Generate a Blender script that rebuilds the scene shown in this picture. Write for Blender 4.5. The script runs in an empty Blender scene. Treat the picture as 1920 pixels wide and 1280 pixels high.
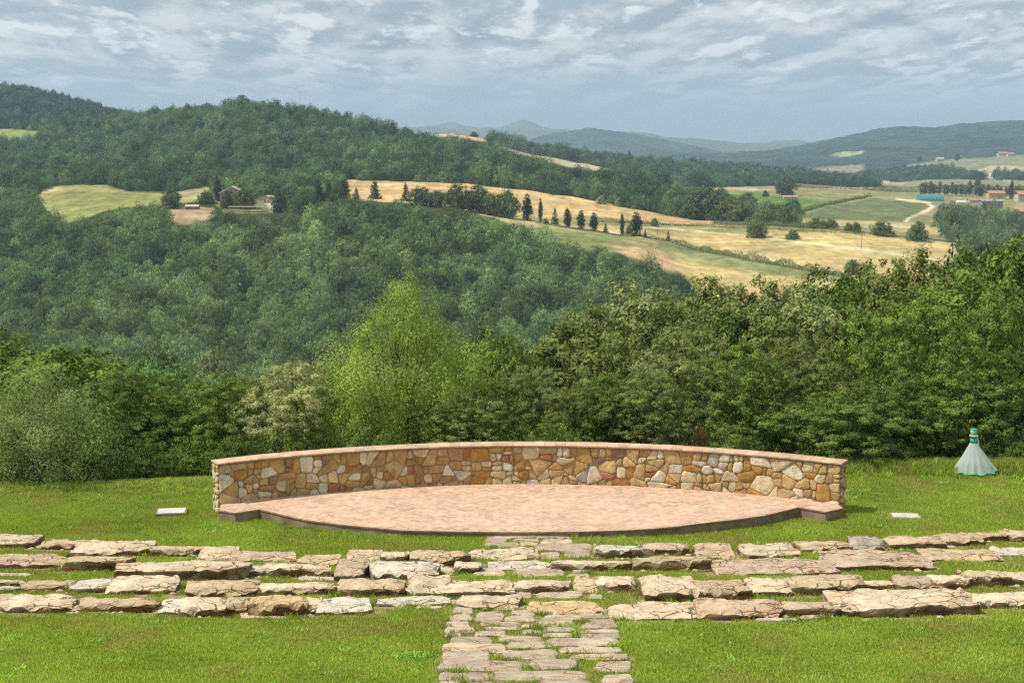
import bpy, math, random
import numpy as np
from math import radians, sin, cos, pi, tan

# ------------------------------------------------------------------ camera, sky, sun, exposure
scene = bpy.context.scene
COL = scene.collection
HC = 10.1                      # eye height above the stage lawn
F = 2666.67                    # focal length in photo pixels (50 mm)
PITCH = math.atan((640 - 262) / F)
cp, sp = cos(PITCH), sin(PITCH)
cam_d = bpy.data.cameras.new('camera')
cam_d.lens = 50; cam_d.sensor_width = 36
cam_d.clip_start = 0.1; cam_d.clip_end = 60000
cam = bpy.data.objects.new('camera', cam_d)
COL.objects.link(cam)
cam.location = (0, 0, HC)
cam.rotation_euler = (radians(90) - PITCH, 0, 0)
scene.camera = cam

HAZE_D = 0.95e-4; HAZE_COL = (0.60, 0.80, 1.0)
SUN_EL = radians(56)
sh = (-0.99, -0.16)            # horizontal direction towards the sun
sn = math.hypot(*sh)
SUN_DIR = (sh[0] / sn * cos(SUN_EL), sh[1] / sn * cos(SUN_EL), sin(SUN_EL))
sun_d = bpy.data.lights.new('sun', 'SUN')
sun_d.energy = 5.0; sun_d.angle = radians(0.6); sun_d.color = (1.0, 0.95, 0.86)
sun = bpy.data.objects.new('sun', sun_d)
COL.objects.link(sun)
from mathutils import Vector
sun.rotation_euler = Vector(SUN_DIR).to_track_quat('Z', 'Y').to_euler()

scene.view_settings.view_transform = 'Standard'
scene.view_settings.look = 'None'
scene.view_settings.exposure = 0.0
scene.view_settings.gamma = 1.0
scene.cycles.max_bounces = 5
scene.cycles.diffuse_bounces = 2
scene.cycles.glossy_bounces = 1
scene.cycles.transmission_bounces = 3
scene.cycles.transparent_max_bounces = 8
scene.cycles.volume_bounces = 0
scene.cycles.sample_clamp_indirect = 4
scene.cycles.use_denoising = False
try:
    scene.cycles.denoiser = 'OPENIMAGEDENOISE'
    scene.cycles.denoising_prefilter = 'ACCURATE'
except Exception:
    pass
scene.cycles.filter_width = 1.2


class NT:
    """tiny helper over a node tree"""
    def __init__(s, tree):
        s.t = tree; s.n = tree.nodes; s.n.clear()
    def add(s, kind, **kw):
        nd = s.n.new(kind)
        for k, v in kw.items():
            setattr(nd, k, v)
        return nd
    def set(s, nd, **kw):
        for k, v in kw.items():
            key = k.replace('_', ' ')
            s.put(nd.inputs[key], v)
    def put(s, sock, v):
        if hasattr(v, 'is_output') or isinstance(v, bpy.types.NodeSocket):
            s.t.links.new(v, sock)
        elif isinstance(v, (tuple, list)):
            v = tuple(v)
            if len(sock.default_value) == 4 and len(v) == 3:
                v = v + (1,)
            sock.default_value = v
        else:
            sock.default_value = v
    def noise(s, vec, scale, detail=4, rough=0.55, dist=0.0):
        nd = s.add('ShaderNodeTexNoise')
        if vec is not None: s.put(nd.inputs['Vector'], vec)
        nd.inputs['Scale'].default_value = scale
        nd.inputs['Detail'].default_value = detail
        nd.inputs['Roughness'].default_value = rough
        nd.inputs['Distortion'].default_value = dist
        return nd.outputs['Fac']
    def rng(s, v, a, b, c=0.0, d=1.0, smooth=False):
        nd = s.add('ShaderNodeMapRange')
        if smooth: nd.interpolation_type = 'SMOOTHSTEP'
        s.put(nd.inputs[0], v)
        for i, q in enumerate((a, b, c, d)): s.put(nd.inputs[i + 1], q)
        return nd.outputs[0]
    def mix(s, fac, a, b, mode='MIX'):
        nd = s.add('ShaderNodeMix', data_type='RGBA', blend_type=mode)
        s.put(nd.inputs[0], fac); s.put(nd.inputs[6], a); s.put(nd.inputs[7], b)
        return nd.outputs[2]
    def math(s, op, a, b=0.0):
        nd = s.add('ShaderNodeMath', operation=op)
        s.put(nd.inputs[0], a); s.put(nd.inputs[1], b)
        return nd.outputs[0]
    def mapping(s, vec, scale=(1, 1, 1), loc=(0, 0, 0)):
        nd = s.add('ShaderNodeMapping')
        s.put(nd.inputs['Vector'], vec)
        nd.inputs['Scale'].default_value = scale; nd.inputs['Location'].default_value = loc
        return nd.outputs[0]


# sky: Nishita daylight under a broken grey cloud deck
world = bpy.data.worlds.new('World'); scene.world = world
world.use_nodes = True
w = NT(world.node_tree)
skyn = w.add('ShaderNodeTexSky', sky_type='NISHITA', sun_disc=False)
skyn.sun_elevation = SUN_EL
skyn.sun_rotation = math.atan2(SUN_DIR[0], SUN_DIR[1])
skyn.air_density = 1.0; skyn.dust_density = 1.5; skyn.ozone_density = 1.5
tc = w.add('ShaderNodeTexCoord')
sep = w.add('ShaderNodeSeparateXYZ'); w.put(sep.inputs[0], tc.outputs['Generated'])
zz = w.math('ADD', w.math('MAXIMUM', sep.outputs[2], 0.0), 0.11)
px_ = w.math('DIVIDE', sep.outputs[0], zz); py_ = w.math('DIVIDE', sep.outputs[1], zz)
cmb = w.add('ShaderNodeCombineXYZ'); w.put(cmb.inputs[0], px_); w.put(cmb.inputs[1], py_)
plane = w.mapping(cmb.outputs[0], (1.0, 0.42, 1), (3.2, 1.7, 0))
n1 = w.noise(plane, 2.3, 12, 0.56, 0.25)
n2 = w.noise(w.mapping(cmb.outputs[0], (1.0, 0.42, 1), (3.26, 1.79, 0)), 2.3, 8, 0.56, 0.25)
n3 = w.noise(plane, 0.7, 3, 0.5)
cover = w.rng(w.math('ADD', n1, w.math('MULTIPLY', w.math('SUBTRACT', n3, 0.5), 0.5)), 0.31, 0.50, 0, 1, True)
puff = w.rng(w.math('SUBTRACT', n1, n2), -0.11, 0.12, 0, 1, True)
cloud = w.mix(puff, (0.31, 0.365, 0.41), (0.72, 0.745, 0.75))
base = w.mix(w.rng(sep.outputs[2], 0.0, 0.18), (0.40, 0.475, 0.525), (0.33, 0.41, 0.475))
nish = w.mix(1.0, skyn.outputs[0], (0.10, 0.10, 0.10), 'MULTIPLY')
base2 = w.mix(0.12, base, nish)
hor = w.rng(sep.outputs[2], 0.008, 0.060, 0.0, 0.95, True)
skyc = w.mix(w.math('MULTIPLY', cover, hor), base2, cloud)
n5 = w.noise(w.mapping(cmb.outputs[0], (1.0, 0.42, 1), (8.1, 5.3, 0)), 3.4, 14, 0.60, 0.15)
n6 = w.noise(w.mapping(cmb.outputs[0], (1.0, 0.42, 1), (8.13, 5.38, 0)), 3.4, 8, 0.58, 0.15)
white = w.rng(w.math('ADD', n5, w.math('MULTIPLY', w.math('SUBTRACT', n3, 0.5), 0.35)), 0.50, 0.60, 0, 1, True)
lit = w.mix(w.rng(w.math('SUBTRACT', n5, n6), -0.06, 0.09, 0, 1, True), (0.42, 0.475, 0.52), (0.88, 0.90, 0.90))
skyc = w.mix(w.math('MULTIPLY', white, w.math('MULTIPLY', hor, 0.85)), skyc, lit)
bg = w.add('ShaderNodeBackground'); w.put(bg.inputs[0], skyc); bg.inputs[1].default_value = 1.15
wo = w.add('ShaderNodeOutputWorld'); w.t.links.new(bg.outputs[0], wo.inputs[0])

# ------------------------------------------------------------------ numeric helpers
def ray(px, py):
    a = (np.asarray(px, float) - 960) / F; b = (640 - np.asarray(py, float)) / F
    dy = cp + b * sp
    return a / dy, (b * cp - sp) / dy          # dx/dy, dz/dy

def at(px, py, D):
    ax, az = ray(px, py)
    return (float(ax) * D, D, HC + float(az) * D)

def ppm(D):
    return F / D                                # photo pixels per metre at distance D

def hit_plane(px, py, z):
    ax, az = ray(px, py)
    D = (z - HC) / float(az)
    return (float(ax) * D, D, z)

def _h(ix, iy, s):
    n = (ix.astype(np.int64) * 374761393 + iy.astype(np.int64) * 668265263 + s * 1442695041) & 0x7fffffff
    n = ((n ^ (n >> 13)) * 1274126177) & 0x7fffffff
    n = n ^ (n >> 16)
    return (n & 0xffff) / 65535.0

def vn(x, y, s=0):
    x = np.asarray(x, float); y = np.asarray(y, float)
    ix = np.floor(x); iy = np.floor(y); fx = x - ix; fy = y - iy
    fx = fx * fx * (3 - 2 * fx); fy = fy * fy * (3 - 2 * fy)
    ix = ix.astype(int); iy = iy.astype(int)
    a = _h(ix, iy, s); b = _h(ix + 1, iy, s); c = _h(ix, iy + 1, s); d = _h(ix + 1, iy + 1, s)
    return (a * (1 - fx) + b * fx) * (1 - fy) + (c * (1 - fx) + d * fx) * fy

def fbm(x, y, s=0, o=4):
    r = 0; a = 0.5; t = 0
    for i in range(o):
        r = r + a * vn(x * 2 ** i, y * 2 ** i, s + i * 17); t += a; a *= 0.5
    return r / t

def vn3(x, y, z, s=0):
    return (vn(x + 13.1 * np.floor(z * 1.0), y, s) * 0 + vn(x + z * 0.7, y - z * 0.45, s) + vn(y + 31.7, z + x * 0.3, s + 5) + vn(z - 7.3 + y * 0.2, x + 3.1, s + 9)) / 3

def pl(pts, x):
    p = sorted(pts)
    return np.interp(x, [a for a, b in p], [b for a, b in p])

# ------------------------------------------------------------------ object helpers
def mesh_np(name, V, Fc, mat=None, smooth=False, attrs=None, parent=None, link=True, mats=None, midx=None):
    """V (n,3) array; Fc list of arrays of faces, each (m,k)"""
    me = bpy.data.meshes.new(name)
    V = np.asarray(V, np.float32)
    me.vertices.add(len(V)); me.vertices.foreach_set('co', V.ravel())
    if not isinstance(Fc, (list, tuple)): Fc = [Fc]
    Fc = [np.asarray(q, np.int32) for q in Fc if len(q)]
    loops = np.concatenate([q.ravel() for q in Fc]) if Fc else np.zeros(0, np.int32)
    sizes = np.concatenate([np.full(len(q), q.shape[1], np.int32) for q in Fc]) if Fc else np.zeros(0, np.int32)
    me.loops.add(len(loops)); me.loops.foreach_set('vertex_index', loops)
    me.polygons.add(len(sizes))
    me.polygons.foreach_set('loop_start', np.concatenate([[0], np.cumsum(sizes)[:-1]]).astype(np.int32))
    me.polygons.foreach_set('use_smooth', np.full(len(sizes), smooth, bool))
    if midx is not None: me.polygons.foreach_set('material_index', np.asarray(midx, np.int32))
    for an, (dom, typ, arr) in (attrs or {}).items():
        at_ = me.attributes.new(an, typ, dom)
        arr = np.asarray(arr, np.float32)
        at_.data.foreach_set('value' if typ == 'FLOAT' else ('color' if typ == 'FLOAT_COLOR' else 'vector'), arr.ravel())
    me.update(calc_edges=True)
    for m in (mats or ([mat] if mat else [])): me.materials.append(m)
    o = bpy.data.objects.new(name, me)
    if link: COL.objects.link(o)
    if parent is not None: o.parent = parent
    return o

def mesh_list(name, verts, faces, mat=None, parent=None, smooth=False, mats=None, midx=None):
    me = bpy.data.meshes.new(name); me.from_pydata([tuple(v) for v in verts], [], [tuple(f) for f in faces]); me.update()
    for m in (mats or ([mat] if mat else [])): me.materials.append(m)
    if midx is not None: me.polygons.foreach_set('material_index', midx)
    if smooth: me.polygons.foreach_set('use_smooth', [True] * len(me.polygons))
    o = bpy.data.objects.new(name, me); COL.objects.link(o)
    if parent is not None: o.parent = parent
    return o

def tag(o, label=None, cat=None, group=None, kind=None):
    if label: o['label'] = label
    if cat: o['category'] = cat
    if group: o['group'] = group
    if kind: o['kind'] = kind
    return o

def empty(name, loc, label, cat, group=None, rz=0.0):
    o = bpy.data.objects.new(name, None); COL.objects.link(o)
    o.location = loc; o.rotation_euler = (0, 0, rz); o.empty_display_size = 0.3
    return tag(o, label, cat, group)

class Geo:
    def __init__(s): s.v = []; s.f = []; s.m = []
    def box(s, x0, x1, y0, y1, z0, z1, m=0):
        b = len(s.v)
        s.v += [(x0, y0, z0), (x1, y0, z0), (x1, y1, z0), (x0, y1, z0), (x0, y0, z1), (x1, y0, z1), (x1, y1, z1), (x0, y1, z1)]
        for q in ((0, 3, 2, 1), (4, 5, 6, 7), (0, 1, 5, 4), (1, 2, 6, 5), (2, 3, 7, 6), (3, 0, 4, 7)):
            s.f.append([b + i for i in q]); s.m.append(m)
    def prism(s, poly, y0, y1, m=0):
        """poly in xz extruded along y"""
        b = len(s.v); n = len(poly)
        s.v += [(x, y0, z) for x, z in poly] + [(x, y1, z) for x, z in poly]
        s.f.append(list(range(b, b + n))); s.m.append(m)
        s.f.append(list(range(b + 2 * n - 1, b + n - 1, -1))); s.m.append(m)
        for i in range(n):
            j = (i + 1) % n
            s.f.append([b + j, b + i, b + n + i, b + n + j]); s.m.append(m)
    def tube(s, pts, rad, n=6, m=0, cap=True):
        b = len(s.v); k = len(pts)
        rad = rad if hasattr(rad, '__len__') else [rad] * k
        for i, p in enumerate(pts):
            a = Vector(pts[max(i - 1, 0)]); c = Vector(pts[min(i + 1, k - 1)])
            d = (c - a).normalized()
            u = d.cross(Vector((0.31, 0.95, 0.05))).normalized(); v = d.cross(u)
            for j in range(n):
                t = 2 * pi * j / n
                s.v.append(tuple(Vector(p) + (u * cos(t) + v * sin(t)) * rad[i]))
        for i in range(k - 1):
            for j in range(n):
                s.f.append([b + i * n + j, b + i * n + (j + 1) % n, b + (i + 1) * n + (j + 1) % n, b + (i + 1) * n + j]); s.m.append(m)
        if cap:
            s.f.append([b + j for j in range(n)][::-1]); s.m.append(m)
            s.f.append([b + (k - 1) * n + j for j in range(n)]); s.m.append(m)
    def build(s, name, mat, parent=None, smooth=False):
        mats = mat if isinstance(mat, list) else [mat]
        return mesh_list(name, s.v, s.f, None, parent, smooth, mats, s.m)

# ------------------------------------------------------------------ materials
def principled(nt, color, rough=0.9, spec=0.2, normal=None):
    p = nt.add('ShaderNodeBsdfPrincipled')
    nt.put(p.inputs['Base Color'], color); nt.put(p.inputs['Roughness'], rough)
    nt.put(p.inputs['Specular IOR Level'], spec)
    if normal is not None: nt.put(p.inputs['Normal'], normal)
    o = nt.add('ShaderNodeOutputMaterial'); nt.t.links.new(p.outputs[0], o.inputs[0])
    return p

def new_mat(name):
    m = bpy.data.materials.new(name); m.use_nodes = True
    return m, NT(m.node_tree)

def bump(nt, h, strength, dist=0.02):
    b = nt.add('ShaderNodeBump'); nt.put(b.inputs['Height'], h)
    b.inputs['Strength'].default_value = strength; b.inputs['Distance'].default_value = dist
    return b.outputs[0]

def flat_mat(name, col, rough=0.8, var=0.25, scale=3.0, spec=0.2, bmp=0.0):
    m, nt = new_mat(name)
    t = nt.add('ShaderNodeTexCoord')
    n = nt.noise(t.outputs['Object'], scale, 5, 0.6)
    k = nt.rng(n, 0.3, 0.7, 1 - var, 1 + var)
    c = nt.mix(1.0, col, nt_comb(nt, k), 'MULTIPLY')
    nrm = bump(nt, nt.noise(t.outputs['Object'], scale * 6, 4, 0.6), bmp, 0.02) if bmp else None
    principled(nt, c, rough, spec, nrm)
    return m

def nt_comb(nt, k):
    c = nt.add('ShaderNodeCombineColor')
    for i in range(3): nt.put(c.inputs[i], k)
    return c.outputs[0]

def leaf_mat(name, mode, trans=0.32, hue_var=0.5):
    """mode 'object': colour from the object's own colour; 'instancer': from the tint carried by each scattered tree"""
    m, nt = new_mat(name)
    if mode == 'object':
        oi = nt.add('ShaderNodeObjectInfo'); col = oi.outputs['Color']
    else:
        a = nt.add('ShaderNodeAttribute', attribute_type='INSTANCER', attribute_name='tint'); col = a.outputs['Color']
    lv = nt.add('ShaderNodeAttribute', attribute_type='GEOMETRY', attribute_name='lv')
    sepn = nt.add('ShaderNodeSeparateXYZ'); nt.put(sepn.inputs[0], lv.outputs['Vector'])
    k = nt.rng(sepn.outputs[0], 0, 1, 0.55, 1.45)
    c = nt.mix(1.0, col, nt_comb(nt, k), 'MULTIPLY')
    yel = nt.mix(1.0, c, (1.35, 1.12, 0.75), 'MULTIPLY')
    c = nt.mix(nt.math('MULTIPLY', sepn.outputs[1], hue_var), c, yel)
    d = nt.add('ShaderNodeBsdfDiffuse'); nt.put(d.inputs[0], c)
    tr = nt.add('ShaderNodeBsdfTranslucent'); nt.put(tr.inputs[0], nt.mix(1.0, c, (1.15, 1.25, 0.55), 'MULTIPLY'))
    mx = nt.add('ShaderNodeMixShader'); mx.inputs[0].default_value = trans
    nt.t.links.new(d.outputs[0], mx.inputs[1]); nt.t.links.new(tr.outputs[0], mx.inputs[2])
    o = nt.add('ShaderNodeOutputMaterial')
    nt.t.links.new(mx.outputs[0], o.inputs[0])
    return m

M_LEAF = leaf_mat('leaf', 'object', 0.22)
M_WLEAF = leaf_mat('wood_leaf', 'instancer', 0.12, 0.4)
M_GRASS = leaf_mat('grass_blade', 'instancer', 0.35, 0.9)
M_BARK = flat_mat('bark', (0.10, 0.075, 0.05), 0.95, 0.35, 6, 0.1, 0.4)
M_BARKL = flat_mat('pale_bark', (0.22, 0.19, 0.15), 0.95, 0.3, 6, 0.1, 0.4)

# ------------------------------------------------------------------ the lawn's height
YFLAT = 35.8
def lawn_end(x):
    return pl([(-40, 40.2), (-14, 40.3), (-8, 41.2), (0, 42.5), (9, 43.2), (15, 43.0), (40, 43.6)], x)

def zlawn(x, y):
    x = np.asarray(x, float); y = np.asarray(y, float)
    s = (YFLAT - y) / 0.5
    z = 0.136 * 0.5 * np.where(s > 20, s, np.log1p(np.exp(np.minimum(s, 20))))
    e = np.maximum(y - lawn_end(x), 0)
    z = z - 0.22 * e * e / (e + 1.5)
    z = z + (fbm(x / 5.0, y / 5.0, 3, 3) - 0.5) * 0.10 * np.clip((lawn_end(x) - 1 - y) / 3, 0, 1)
    return z

def hit_lawn(px, py):
    ax, az = ray(px, py); ax = float(ax); az = float(az)
    D = 10.0
    lo, hi = 10.0, 60.0
    for i in range(50):
        mid = (lo + hi) / 2
        if HC + az * mid > float(zlawn(ax * mid, mid)): lo = mid
        else: hi = mid
    D = (lo + hi) / 2
    return (ax * D, D, float(zlawn(ax * D, D)))

# ------------------------------------------------------------------ distant terrain, one height sheet
# each stratum: distance curve, then the photo height of the ground at that distance (or its z)
L = -300
STR = [
 dict(D=[(L, 46)], z=[(L, -2.0)], n=0),
 dict(D=[(L, 100)], z=[(L, -14)], n=6),
 dict(D=[(L, 230)], z=[(L, -31), (290, -34), (500, -40), (1000, -42), (1500, -34), (2200, -26)], n=14),
 dict(D=[(L, 470)], y=[(L, 740), (1000, 740), (1300, 745), (2200, 745)], n=16),
 dict(D=[(L, 760), (500, 750), (900, 720), (1100, 660), (1300, 560), (1500, 520), (2200, 500)],
      y=[(L, 445), (0, 432), (110, 425), (200, 408), (300, 402), (500, 402), (640, 396), (800, 402), (900, 418), (1000, 442), (1100, 466), (1200, 492), (1300, 548), (1400, 562), (1500, 575), (1700, 585), (2200, 600)], n=90),
 dict(D=[(L, 950), (640, 950), (1000, 950), (1300, 880), (1400, 850), (1600, 800), (2200, 760)],
      y=[(L, 375), (0, 368), (80, 353), (200, 353), (280, 362), (380, 353), (500, 346), (640, 340), (760, 339), (880, 345), (1000, 358), (1100, 375), (1200, 394), (1300, 412), (1400, 419), (1500, 424), (1600, 433), (1780, 452), (1920, 460), (2200, 470)], n=110),
 dict(D=[(L, 1700), (0, 1700), (200, 1550), (300, 1500), (460, 1500), (700, 1400), (1000, 1200), (1300, 960), (1400, 950), (1500, 1100), (1700, 1150), (2200, 1150)],
      y=[(L, 243), (0, 246), (75, 242), (150, 238), (230, 232), (270, 227), (300, 221), (380, 210), (430, 202), (460, 200), (520, 204), (600, 215), (700, 238), (760, 254), (850, 273), (930, 293), (1000, 310), (1100, 338), (1200, 355), (1300, 383), (1400, 404), (1450, 396), (1500, 390), (2200, 400)], n=100),
 dict(D=[(L, 1900), (0, 1900), (270, 1700), (460, 1700), (800, 1500), (1000, 1350), (1300, 1150), (1400, 1250), (1500, 1450), (2200, 1450)],
      y=[(L, 244), (0, 240), (150, 232), (270, 231), (460, 218), (700, 250), (850, 282), (1000, 318), (1200, 362), (1300, 372), (1400, 374), (1500, 362), (1700, 367), (1920, 378), (2200, 385)], n=40),
 dict(D=[(L, 2400), (270, 2300), (500, 2200), (800, 1900), (1200, 1900), (2200, 1900)],
      y=[(L, 160), (0, 162), (60, 169), (130, 189), (200, 209), (262, 229), (300, 240), (460, 240), (700, 262), (780, 254), (850, 249), (900, 259), (1000, 286), (1100, 304), (1180, 317), (1250, 332), (1400, 345), (1500, 345), (1600, 352), (1700, 350), (1800, 346), (2200, 358)], n=60),
 dict(D=[(L, 2700), (900, 2300), (1200, 2400), (2200, 2500)],
      y=[(L, 240), (270, 260), (700, 285), (850, 275), (1000, 300), (1100, 312), (1130, 310), (1170, 306), (1300, 314), (1400, 319), (1500, 329), (1600, 341), (1650, 345), (1700, 340), (1750, 336), (2200, 342)], n=40),
 dict(D=[(L, 3200)], y=[(L, 320), (1000, 325), (1200, 328), (1400, 331), (1500, 330), (1600, 333), (1700, 321), (1800, 311), (1920, 303), (2200, 300)], n=40),
 dict(D=[(L, 3800)], y=[(L, 320), (1000, 322), (1300, 325), (1500, 318), (1600, 308), (1700, 301), (1800, 297), (1920, 290), (2200, 285)], n=30),
 dict(D=[(L, 5500)], y=[(L, 300), (1000, 300), (1130, 298), (1330, 287), (1450, 281), (1500, 271), (1560, 260), (1600, 252), (1650, 241), (1690, 236), (1750, 238), (1800, 232), (1850, 229), (1920, 225), (2200, 215)], n=70),
 dict(D=[(L, 5900)], y=[(L, 302), (2200, 302)], n=4),
 dict(D=[(L, 7500)], y=[(L, 284), (900, 274), (980, 266), (1010, 258), (1040, 250), (1080, 244), (1100, 241), (1112, 239), (1130, 242), (1180, 249), (1260, 265), (1350, 284), (1450, 291), (2200, 290)], n=40),
 dict(D=[(L, 7900)], y=[(L, 292), (2200, 295)], n=4),
 dict(D=[(L, 10500)], y=[(L, 246), (700, 243), (760, 239), (800, 238), (850, 243), (940, 244), (1060, 244), (1110, 245), (1180, 248), (1220, 251), (1250, 256), (1330, 262), (1400, 269), (1480, 267), (1540, 268), (1600, 272), (2200, 276)], n=40),
 dict(D=[(L, 10900)], y=[(L, 276), (2200, 276)], n=4),
 dict(D=[(L, 13500)], y=[(L, 250), (700, 243), (780, 238), (820, 236), (845, 230), (856, 230), (870, 236), (900, 240), (930, 240), (950, 236), (965, 231), (980, 225), (990, 227), (1005, 233), (1020, 236), (1032, 240), (1060, 244), (1200, 256), (1400, 269), (1430, 268), (1470, 262), (1490, 261), (1515, 265), (1540, 272), (2200, 275)], n=30),
 dict(D=[(L, 14200)], y=[(L, 285), (2200, 285)], n=3),
]

def strat(px):
    """D and dz/dy-slope coordinate (py) of every stratum at photo columns px"""
    Ds, Ys = [], []
    for s in STR:
        D = pl(s['D'], px) * np.ones_like(px)
        if 'z' in s:
            z = pl(s['z'], px) * np.ones_like(px)
            t = (z - HC) / D                      # dz/dy ; invert for py
            b = (t * cp + sp) / (cp - t * sp)
            y = 640 - b * F
        else:
            y = pl(s['y'], px) * np.ones_like(px)
        Ds.append(D); Ys.append(y)
    return np.array(Ds), np.array(Ys)

def znoise(x, y):
    u = x / np.maximum(y, 1)
    hf = (fbm(u * 380, np.log(np.maximum(y, 1)) * 90, 33, 2) - 0.5) * 3.2 * np.clip((y - 3300) / 600, 0, 1)
    return y / F * hf + y / F * ((fbm(u * 45, np.log(np.maximum(y, 1)) * 14, 21, 4) - 0.5) * 5.0) * np.clip((y - 150) / 300, 0, 1)

def terrain_at(x, y):
    """(z, px, py, segment) of the height sheet under world points"""
    x = np.atleast_1d(np.asarray(x, float)); y = np.atleast_1d(np.asarray(y, float))
    z = np.full_like(x, -30.0)
    for _ in range(4):
        zc = y * cp + (HC - z) * sp
        px = 960 + F * x / zc
        Ds, Ys = strat(px)
        seg = np.clip((Ds <= y[None]).sum(0) - 1, 0, len(STR) - 2)
        i = np.arange(len(x))
        t = np.clip((y - Ds[seg, i]) / (Ds[seg + 1, i] - Ds[seg, i]), 0, 1)
        py = Ys[seg, i] * (1 - t) + Ys[seg + 1, i] * t
        b = (640 - py) / F
        z = HC + y * (b * cp - sp) / (cp + b * sp)
    return z + znoise(x, y), px, py, seg

def ground_z(x, y):
    if y < 50: return float(zlawn(x, y))
    return float(terrain_at([x], [y])[0][0])

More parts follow.
